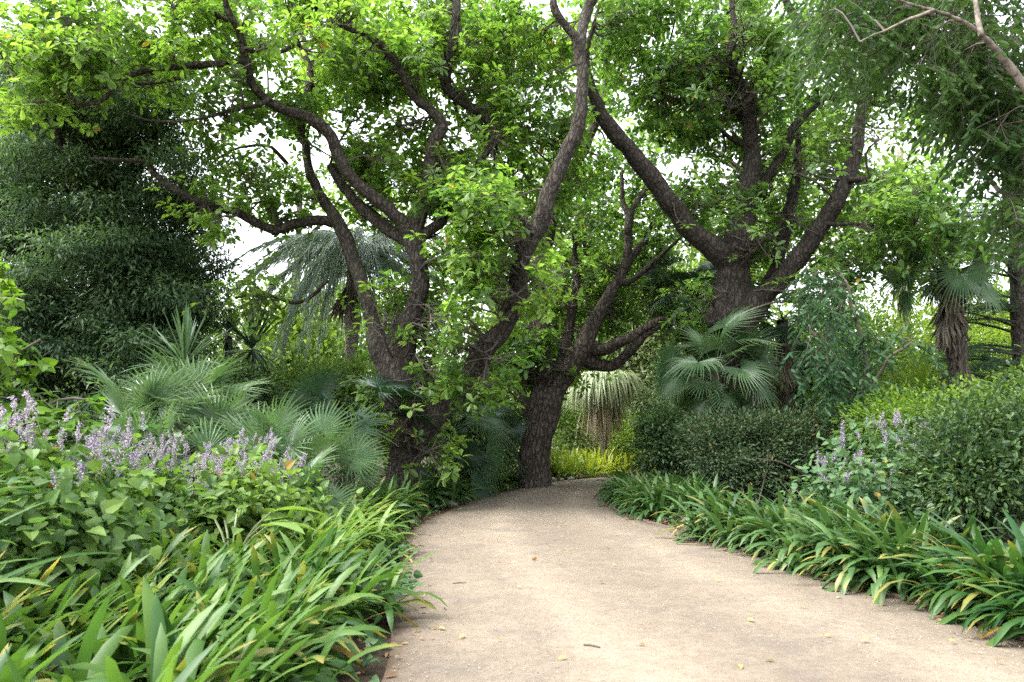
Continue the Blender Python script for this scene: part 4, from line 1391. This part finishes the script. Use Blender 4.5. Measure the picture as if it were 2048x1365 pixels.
LIL = 'lilac-flowered shrubs in the left bed'
for x, Y, rx, ry, h, ns, mt, ti, lab in [
    (-2.8, 4.0, .55, .5, 1.1, 58, 'heart', .5, 'lilac-flowered shrub at the left edge, nearest the camera'),
    (-3.6, 5.2, .6, .6, 1.06, 56, 'heart', .45, 'lilac-flowered shrub behind the nearest one by the left edge'),
    (-2.85, 5.4, .55, .5, .9, 50, 'heart', .5, 'lilac-flowered shrub in the middle of the left flower drift'),
    (-2.2, 5.6, .4, .4, .8, 30, 'heart', .85, 'yellow-leaved lilac-flowered shrub at the right end of the left drift'),
    (-3.5, 6.3, .55, .5, 1.0, 70, 'heartcool', .5, 'lilac-flowered shrub at the back of the drift before the fan palms'),
    (-2.35, 6.2, .45, .42, .92, 56, 'heart', .6, 'lilac-flowered shrub with tall spikes in front of the grove palms'),
    (-3.0, 3.5, .42, .45, .7, 12, 'heart', .4, 'shaded leafy shrub with few flowers low at the left edge'),
]:
    flower_shrub(lab, LIL, (x, Y, 0), (rx, ry, h), ns, mt, ti)
for x, Y, rx, ry, h, ns, lab in [
    (4.4, 8.0, .66, .55, 1.15, 42, 'soft-leaved lilac-flowered shrub before the right end of the clipped hedge'),
    (3.65, 7.5, .42, .42, .72, 24, 'lower lilac-flowered shrub spilling over the right strap leaves'),
    (5.0, 7.8, .55, .5, 1.1, 26, 'lilac-flowered shrub against the dark glossy shrub on the right'),
]:
    flower_shrub(lab, 'lilac-flowered shrubs in the right bed', (x, Y, 0), (rx, ry, h), ns, 'heartcool', .5, 28, 50)

# large paddle leaves between the flowers and the strap leaves
rP = empty('paddle_leaf_plant', (-1.95, 4.9, 0), 'low plant with large pale paddle leaves among the strap leaves', 'plant')
for k in range(9):
    m = MB()
    a = rng.uniform(-1.6, 2.6)
    tp = np.array([math.cos(a) * .25, math.sin(a) * .25, rng.uniform(.36, .56)])
    tube(m, spline([[0, 0, 0], tp * [.4, .4, .7], tp], .06), .008, 5, 1)
    leaves(m, tp[None], np.array([[math.cos(a), math.sin(a), .25]]), np.array([[0, 0, 1.]]) + rng.normal(0, .2, (1, 3)), .36, leaf_tpl([(0, 0), (.15, .14), (.4, .23), (.65, .2), (.88, .09), (1, 0)], .3, .35), 0, .85)
    m.build('paddle_leaf', [M['heart'], M['stem']], rP)

# ------------------------------------------------------------------ hedge, shrubs, saplings
hb = []
for px, py, rx, ry, rY, n in [(1420, 915, 75, 75, .75, 130), (1500, 905, 90, 78, .8, 150), (1590, 900, 90, 78, .8, 150), (1665, 905, 70, 80, .8, 110), (1715, 895, 60, 70, .8, 90), (1450, 960, 90, 50, .7, 80), (1560, 960, 120, 50, .7, 90)]:
    hb.append(pb(px, py, 11.4 + (px - 1420) * .002, rx, ry, rY, n))
root = empty('clipped_hedge', tuple(onground(1530, 11.5)), 'rounded dark small-leaved hedge on the right below the burled oak', 'hedge')
m = MB()
cloud(m, hb, .062, OVAL, 0, (.42, .24), .8, .11, 75, (.72, 1.0), dryp=.02)
m.build('foliage', M['hedge'], root, onground(1530, 11.5))
m = MB()
stems(m, onground(1530, 11.5), hb, 30, .014, 0, .7)
m.build('stems', M['twig'], root, onground(1530, 11.5), smooth=True)

S_ = dict(per=60, flat=.8)
shrub('shrub', 'dark upright shrub at the left end of the hedge', onground(1322, 11.9), [pb(1320, 900, 11.9, 46, 75, .5, 80), pb(1318, 850, 11.9, 38, 30, .4, 34)], 'gloss', L=.07, tpl=OVAL, sig=.12, tint=(.25, .2), **S_)
shrub('shrub', 'dark glossy shrub at the right edge behind the strap leaves', onground(1985, 7.2), [pb(1990, 935, 7.2, 100, 95, .8, 110), pb(1930, 960, 7.0, 60, 70, .5, 50), pb(2060, 880, 7.4, 70, 90, .6, 50), pb(1960, 845, 7.3, 30, 40, .2, 12), pb(2020, 820, 7.2, 25, 45, .2, 12), pb(1905, 860, 7.1, 30, 35, .2, 10)], 'gloss', L=.065, tpl=OVAL, sig=.15, tint=(.4, .3), shell=(.4, 1.18), per=60, flat=.8)
shrub('shrub', 'olive-green rounded shrub behind the flowers at the right', onground(1880, 9.4), [pb(1870, 860, 9.4, 110, 60, .8, 100), pb(1960, 850, 9.6, 110, 70, .8, 90), pb(1780, 850, 9.8, 70, 50, .6, 50)], 'lime', L=.07, tpl=OVAL, sig=.15, tint=(.15, .2), **S_)
shrub('shrub', 'dark camellia with a few pale blossoms left of the feather palm', onground(482, 11), [pb(482, 790, 11, 62, 62, .6, 90), pb(470, 830, 11, 60, 45, .6, 50)], 'gloss', L=.08, tpl=OVAL, sig=.13, tint=(.35, .2), **S_)
shrub('shrub', 'light green bushy shrub below the feather palm', onground(610, 13), [pb(640, 790, 13, 95, 65, .9, 120), pb(700, 790, 12.6, 50, 60, .6, 60)], 'bg', L=.09, tpl=OVAL, sig=.18, tint=(.4, .2), **S_)
shrub('shrub', 'tall mid-green shrub closing the gap between the two oak trunks', onground(960, 17.5), [pb(930, 790, 17.5, 80, 80, 1.2, 110), pb(1000, 800, 17.5, 70, 90, 1.2, 110), pb(960, 880, 17, 110, 60, 1, 90)], 'bg', L=.1, tpl=OVAL, sig=.22, tint=(.2, .2), **S_)

shrub('shrub', 'leafy green shrub beyond the overhanging tree trunk at far right', (6.6, 7.0, 0), [((6.6, 7.0, .8), (.9, .9, .8), 120)], 'gloss', L=.08, tpl=OVAL, sig=.15, tint=(.45, .2), **S_)
shrub('shrub', 'large light green shrub outside the right edge behind the glossy one', (8.4, 10.0, 0), [((8.4, 10.0, 1.1), (1.4, 1.2, 1.1), 160)], 'bg', L=.1, tpl=OVAL, sig=.2, tint=(.3, .2), **S_)

# sapling with blue-green drooping compound leaves
oU = onground(1725, 10.8)
rootU = empty('sapling', tuple(oU), 'blue-green sapling with drooping layered leaves right of the burled oak', 'tree')
U_l = [limb(10.8, 10.8, [(1727, 985, 8), (1735, 850, 7), (1738, 760, 6), (1730, 680, 5), (1700, 590, 4), (1690, 560, 3)]),
       limb(10.8, 10.4, [(1736, 800, 4), (1775, 720, 3.5), (1830, 680, 2.5)]), limb(10.8, 10.6, [(1738, 780, 4), (1670, 720, 3.5), (1620, 660, 2.5)])]
branches(rootU, oU, U_l, M['twig'])
pinnate(rootU, oU, U_l, [(1660, 610, 70, 18, 6, 10.2, 11.4), (1730, 685, 100, 16, 8, 9.9, 11.4), (1700, 770, 90, 18, 7, 10, 11.3), (1630, 720, 50, 20, 4, 10.2, 11.2), (1780, 850, 60, 20, 5, 10.2, 11), (1640, 570, 50, 16, 4, 10.4, 11.2)],
        [M['blue'], M['twig']], nl=5, L=.13, per=7, rad=.32, tint=(.45, .2), rl=.30)

# bright bush at the left edge
oV = onground(-60, 4.9)
rootV = empty('leafy_bush', tuple(oV), 'tall bush with bright lime leaves at the left edge', 'shrub')
V_l = [limb(4.9, 4.9, [(-70, 1230, 12), (-60, 900, 9), (-40, 700, 7), (-20, 540, 4)]), limb(4.9, 4.8, [(-60, 950, 6), (40, 840, 5), (110, 800, 4), (170, 800, 3)]), limb(4.9, 4.7, [(-50, 820, 5), (20, 720, 4), (80, 680, 3)])]
branches(rootV, oV, V_l, M['twig'])
crown(rootV, oV, V_l, [(0, 690, 60, 40, 7, 4.4, 5.3), (-15, 560, 30, 30, 3, 4.5, 5.2), (-80, 620, 60, 120, 9, 4.4, 5.4), (40, 770, 60, 35, 5, 4.5, 5.4), (130, 830, 40, 25, 4, 4.6, 5.1), (-20, 860, 60, 50, 5, 4.5, 5.3)],
      [M['oak_yellow'], M['stem']], k=4, L=.10, tpl=HEART, shoots=6, rad=.22, tint=(.4, .2), clear=False, droop=.2)

# ------------------------------------------------------------------ background trees and woodland
BG = dict(per=70, sig=.55, flat=.7, shell=(.3, 1.0))
tree('background_tree', 'light green tree showing through between the left oak limbs', onground(560, 21), at(600, 380, 21), .22, [pb(640, 600, 21, 70, 70, 2, 14), pb(580, 690, 21, 80, 50, 2, 24), pb(740, 430, 22, 90, 90, 2, 16), pb(620, 740, 21, 110, 40, 2, 30)], 'bg', 'twig', L=.24, tpl=OAK, tint=(.6, .2), nlimb=14, **BG)
tree('background_tree', 'bright leafy tree behind the oak in the bend', onground(1150, 27), at(1160, 300, 27), .3, [pb(1100, 430, 27, 140, 110, 3, 24), pb(1230, 480, 27, 120, 110, 3, 26), pb(1000, 560, 27, 130, 100, 3, 30), pb(1300, 600, 26, 110, 90, 2.5, 40), pb(1180, 650, 26, 130, 90, 2.5, 44)], 'bg', 'twig', L=.3, tpl=OAK, tint=(.65, .2), nlimb=16, per=70, sig=.7, flat=.7, shell=(.3, 1))
tree('background_tree', 'pale silvery tree over the weeping palm', onground(1310, 25), at(1310, 640, 25), .2, [pb(1300, 720, 25, 80, 70, 2, 40), pb(1340, 780, 25, 70, 60, 2, 36), pb(1260, 670, 25, 80, 60, 2, 26)], 'bgpale', 'twig', L=.2, tpl=OVAL, tint=(.55, .2), **BG)
tree('background_tree', 'grey-trunked tall tree behind the right shrub bank', onground(1812, 22), at(1800, 300, 22), .3, [pb(1800, 360, 22, 120, 80, 2.5, 20), pb(1700, 470, 22, 100, 80, 2.5, 22), pb(1880, 500, 22, 110, 70, 2.5, 22)], 'bg', 'barkpale', L=.24, tpl=OAK, tint=(.55, .2), nlimb=12, **BG)
tree('background_tree', 'light leafy tree behind the burled oak crown', onground(1500, 24), at(1500, 200, 24), .3, [pb(1400, 270, 24, 130, 120, 3, 18), pb(1600, 270, 24, 130, 120, 3, 16), pb(1500, 450, 24, 150, 110, 3, 46), pb(1420, 600, 23, 100, 90, 2.5, 34)], 'bg', 'twig', L=.26, tpl=OAK, tint=(.5, .2), nlimb=14, **BG)
SH = dict(per=80, sig=.35, flat=.75, shell=(.55, 1.0))
for px, Y, blobs, mt, ti, lab in [
    (1690, 17, [(1690, 700, 110, 110, 1.6, 60), (1640, 780, 90, 80, 1.4, 50)], 'bg', .35, 'green bank shrub behind the blue-green sapling'),
    (1810, 18.5, [(1800, 700, 110, 90, 1.6, 60), (1830, 790, 120, 70, 1.5, 55)], 'lime', .55, 'bright yellow-green shrub left of the skirted windmill palm'),
    (1985, 19, [(1980, 720, 110, 90, 1.6, 60), (2000, 800, 130, 60, 1.5, 50), (2090, 700, 80, 110, 1.5, 40)], 'lime', .7, 'brightest lime shrub behind the skirted windmill palm'),
    (1770, 14.5, [(1760, 850, 110, 55, 1.2, 60), (1850, 840, 90, 60, 1.2, 50)], 'bg', .15, 'darker green shrub below the bright bank at the right'),
    (1580, 16.5, [(1580, 800, 70, 80, 1.2, 50), (1600, 730, 60, 60, 1, 30)], 'gloss', .3, 'dark shrub in the shade behind the burled oak'),
    (1300, 23, [(1300, 880, 60, 40, 1.2, 36), (1260, 890, 60, 36, 1.2, 30)], 'lime', .4, 'low light green shrub right of the weeping palm'),
    (1150, 23.5, [(1140, 870, 40, 60, 1.2, 36), (1120, 820, 40, 60, 1.2, 30)], 'bg', .3, 'green shrub behind the lamp post'),
    (1225, 25, [(1220, 880, 60, 50, 1.4, 40), (1240, 830, 90, 50, 1.4, 40)], 'bgpale', .3, 'greyish shrub behind the weeping palm'),
    (1370, 19, [(1370, 830, 60, 90, 1.2, 50), (1390, 740, 60, 70, 1.2, 30)], 'gloss', .4, 'dark shrub left of the fan palm by the hedge'),
    (840, 19, [(840, 820, 60, 90, 1.2, 50), (760, 800, 70, 100, 1.4, 50)], 'gloss', .45, 'shaded shrub close behind the left oak'),
    (560, 16.5, [(560, 840, 110, 50, 1.2, 50), (450, 800, 80, 70, 1.2, 40)], 'bg', .2, 'shrub behind the low palm grove'),
]:
    shrub('shrub', lab, onground(px, Y), [pb(a, b, Y, c, d, e, n) for a, b, c, d, e, n in blobs], mt, L=.13, tpl=OVAL, tint=(ti, .2), **SH)

# far woodland closing the view
m = MB()
bl = []
for px in range(-700, 2900, 110):
    Y = rng.uniform(36, 46)
    top = rng.uniform(620, 760)
    for py in np.arange(top, 900, 120):
        bl.append(pb(px + rng.normal(0, 40), py, Y + rng.normal(0, 2), 110, 90, 3.5, 24))
cloud(m, bl, .42, OVAL, 0, (.5, .25), .7, 1.0, 55, (.2, 1.0))
tag(m.build('far_woodland', M['bg']), kind='stuff')

# ------------------------------------------------------------------ ground cover, litter, ivy at the path's sides
def scatter(n, side, o0, o1, y0, y1):
    P = LS if side < 0 else RS
    P = P[(P[:, 1] > y0) & (P[:, 1] < y1)]
    idx = rng.integers(0, len(P), n)
    T = unit(np.gradient(P, axis=0))[idx]
    nrm = np.stack([-T[:, 1], T[:, 0], 0 * T[:, 0]], 1) * (-side)
    q = P[idx] + nrm * rng.uniform(o0, o1, (n, 1)) + rng.normal(0, .05, (n, 3)) * [1, 1, 0]
    q[:, 2] = 0
    return q


m = MB()
P = np.vstack([scatter(5200, -1, .02, 3.5, 1.6, 15), scatter(4200, 1, .05, 3.0, 2.0, 12.5)])
P[:, 2] = rng.uniform(.01, .10, len(P))
leaves(m, P, rvec(len(P)) * [1, 1, .4], np.array([0, 0, 1.]) + rng.normal(0, .4, P.shape), rng.uniform(.04, .08, len(P)), HEART, 0, np.clip(rng.normal(.4, .22, len(P)), 0, 1))
P = np.stack([rng.uniform(-16, 16, 9000), rng.uniform(8, 34, 9000), rng.uniform(.02, .35, 9000)], 1)
ok = np.array([not (np.interp(y, LS[:, 1], LS[:, 0]) - .3 < x < np.interp(y, RS[:, 1], RS[:, 0]) + .3) and not (y > 15.4 and y < 22 and x > .6) for x, y, z in P])
P = P[ok]
leaves(m, P, rvec(len(P)) * [1, 1, .5], np.array([0, 0, 1.]) + rng.normal(0, .5, P.shape), rng.uniform(.10, .2, len(P)), OVAL, 0, np.clip(rng.normal(.5, .25, len(P)), 0, 1))
tag(m.build('ground_cover', M['ivy']), kind='stuff')

m = MB()
P = np.vstack([scatter(1500, 1, .03, 1.2, 7.6, 10.5), scatter(900, 1, .02, .3, 3, 9), scatter(900, -1, .0, .4, 2, 16), scatter(260, -1, -.3, .02, 2.5, 16), scatter(260, 1, -.35, .02, 3, 15), np.stack([rng.normal(1.0, .7, 300), rng.normal(15.9, .35, 300), rng.uniform(0, .02, 300)], 1)])
P[:, 2] = rng.uniform(.006, .03, len(P))
leaves(m, P, rvec(len(P)) * [1, 1, .2], np.array([0, 0, 1.]) + rng.normal(0, .35, P.shape), rng.uniform(.02, .06, len(P)), OVAL, 0, rng.random(len(P)))
tag(m.build('leaf_litter', M['litter']), kind='stuff')

# ivy trailing out over the gravel on the left
for px, py, lab in [(790, 1120, 'ivy trailing from under the strap leaves onto the gravel, farther of two patches'), (778, 1190, 'ivy creeping at the left path edge, nearer of two patches')]:
    b = gd(px, py)
    m = MB()
    n = 130
    P = np.stack([rng.normal(-.05, .12, n), rng.normal(0, .22, n), rng.uniform(.02, .12, n)], 1)
    leaves(m, P, rvec(n) * [1, 1, .3] + [.5, 0, 0], np.array([0, 0, 1.]) + rng.normal(0, .4, (n, 3)), rng.uniform(.045, .08, n), HEART, 0, np.clip(rng.normal(.7, .2, n), 0, 1))
    tubes(m, np.stack([np.stack([np.zeros(3) + [-.1, 0, .03], q_ * .5 + [0, 0, .03], q_]) for q_ in P]), np.tile([.003, .003, .002], (n, 1)), 3, 0)
    o = m.build('ivy_patch', M['ivy'])
    o.location = tuple(b)
    tag(o, lab, 'ivy', 'ivy patches at the left path edge')

# ------------------------------------------------------------------ lamp post, stones, fallen leaves, twigs
bl_ = onground(1097, 20.5)
rl = empty('lamp_post', tuple(bl_), 'slim black lamp post beside the oak in the bend', 'lamp post')
m = MB()
zs = np.array([0, .12, .14, .5, .55, .62, 1.6, 2.2, 2.26, 2.3])
rs = np.array([.11, .11, .075, .07, .085, .05, .042, .038, .06, .06])
tube(m, np.stack([0 * zs, 0 * zs, zs], 1), rs, 14)
m.build('post', M['metal'], rl, smooth=True)
m = MB()
tube(m, np.array([[0, 0, 2.3], [0, 0, 2.6]]), [.09, .14], 6)
m.build('lantern_glass', M['glass'], rl)
m = MB()
tube(m, np.array([[0, 0, 2.603], [0, 0, 2.66], [0, 0, 2.76], [0, 0, 2.84]]), [.17, .13, .03, .012], 6)
m.build('lantern_cap', M['metal'], rl)


def stone(loc, s, label, group):
    m = MB()
    nu, nv = 9, 6
    u = np.linspace(0, 2 * math.pi, nu, endpoint=False)
    v = np.linspace(.05, math.pi - .05, nv)
    V = np.array([[math.cos(a) * math.sin(b), math.sin(a) * math.sin(b), math.cos(b)] for b in v for a in u])
    V = V * (1 + rng.normal(0, .09, (len(V), 1))) * np.array([s, s * rng.uniform(.6, .9), s * .6])
    i, j = np.meshgrid(np.arange(nv - 1), np.arange(nu), indexing='ij')
    j2 = (j + 1) % nu
    Q = np.stack([i * nu + j, (i + 1) * nu + j, (i + 1) * nu + j2, i * nu + j2], -1).reshape(-1, 4)
    m.add(V, [Q, np.arange(nu)[None], (np.arange(nu) + (nv - 1) * nu)[::-1][None]])
    o = m.build('edging_stone', M['stone'])
    o.location = (loc[0], loc[1], s * .3)
    o.rotation_euler = (0, 0, rng.uniform(0, 6.28))
    return tag(o, label, 'stone', group)


for (px, py, s, lab) in [(1086, 967, .16, 'largest edging stone at the foot of the oak in the bend'), (1106, 964, .12, 'edging stone just right of the largest one by the oak'), (1124, 963, .09, 'small edging stone between two others beside the bend'), (1142, 963, .12, 'edging stone farthest right from the oak in the bend'),
                         (1060, 976, .10, 'edging stone on the left of the oak trunk in the bend'), (1345, 1040, .13, 'grey rock in the leaf litter before the hedge'), (1368, 1046, .08, 'small rock beside the grey rock in the leaf litter'), (905, 1012, .10, 'rock under the strap leaves left of the path')]:
    stone(gd(px, py), s, lab, 'stones along the path side')


def fallen(px, py, L, mat, label, group, cat='fallen leaf', tpl=OVAL):
    p = gd(px, py)
    m = MB()
    a = rng.uniform(0, 6.28)
    leaves(m, np.zeros((1, 3)), np.array([[math.cos(a), math.sin(a), .1]]), np.array([[rng.normal(0, .3), rng.normal(0, .3), 1]]), L, tpl, 0, rng.random(), 0, rng.uniform(.8, 1.3))
    o = m.build('fallen_leaf', M[mat])
    o.location = (p[0], p[1], pathz(p[0], p[1]) + .012)
    tag(o, label, cat, group)


for px, py in [(1432, 1176), (1233, 1145), (1614, 1231), (1508, 1263), (1662, 1292), (1740, 1302), (1901, 1300), (1550, 1348), (1989, 1339), (1924, 1248), (1821, 1205), (1775, 1192), (1314, 1188), (1682, 1207), (1033, 1187), (890, 1270), (930, 1284), (790, 1325), (1133, 1334), (1480, 1356), (826, 1272), (1199, 1181), (1030, 1060), (925, 1060)]:
    fallen(px, py, rng.uniform(.03, .055), 'yleaf', 'small yellow fallen leaf lying alone on the sandy path', 'yellow leaves fallen on the path')
for px, py in [(1337, 1090), (1391, 1092), (1430, 1088), (1490, 1110), (995, 1133), (955, 1132), (1145, 1117), (914, 1132), (1095, 1047), (1291, 1313), (1002, 1296), (1300, 1105), (1210, 1107), (844, 1192), (1134, 1062), (1152, 1090)]:
    fallen(px, py, rng.uniform(.025, .05), 'bleaf', 'small brown fallen leaf lying alone on the sandy path', 'brown leaves fallen on the path')
fallen(1650, 1164, .11, 'bleaf', 'large orange-brown fallen leaf at the foot of the right strap leaves', None)
for px, py, lab in [(1068, 1132, 'brown seed pod lying in the middle of the path')]:
    p = gd(px, py)
    m = MB()
    tube(m, np.array([[-.018, 0, 0], [-.01, 0, .004], [.01, .002, .004], [.02, .004, 0]]), [.004, .014, .013, .004], 8, lump=.1)
    o = m.build('seed_pod', M['bleaf'], smooth=True)
    o.location = (p[0], p[1], pathz(p[0], p[1]) + .014)
    tag(o, lab, 'seed pod')
for px, py, ln, az, lab in [(905, 1176, .10, .15, 'short pale stick lying on the left of the path'), (1200, 1314, .09, 2.6, 'bent grey twig on the near gravel'), (892, 1230, .05, 1.9, 'tiny dark twig near the left path edge')]:
    p = gd(px, py)
    m = MB()
    d = np.array([math.cos(az), math.sin(az), 0])
    tube(m, spline(np.array([[0, 0, 0], d * ln * .5 + [0, .008, .002], d * ln]), .012), .0045, 6, lump=.1)
    o = m.build('fallen_twig', M['twig'], smooth=True)
    o.location = (p[0], p[1], pathz(p[0], p[1]) + .006)
    tag(o, lab, 'twig')
p = gd(1990, 1262)
m = MB()
blades(m, np.zeros((1, 3)), np.array([.1]), np.array([.05]), np.array([.1]), .5, .045, 0, .5)
o = m.build('fallen_leaf', M['strap'])
o.location = (p[0] - .2, p[1], .05)
tag(o, 'long green strap leaf fallen flat on the path at the right', 'fallen leaf')
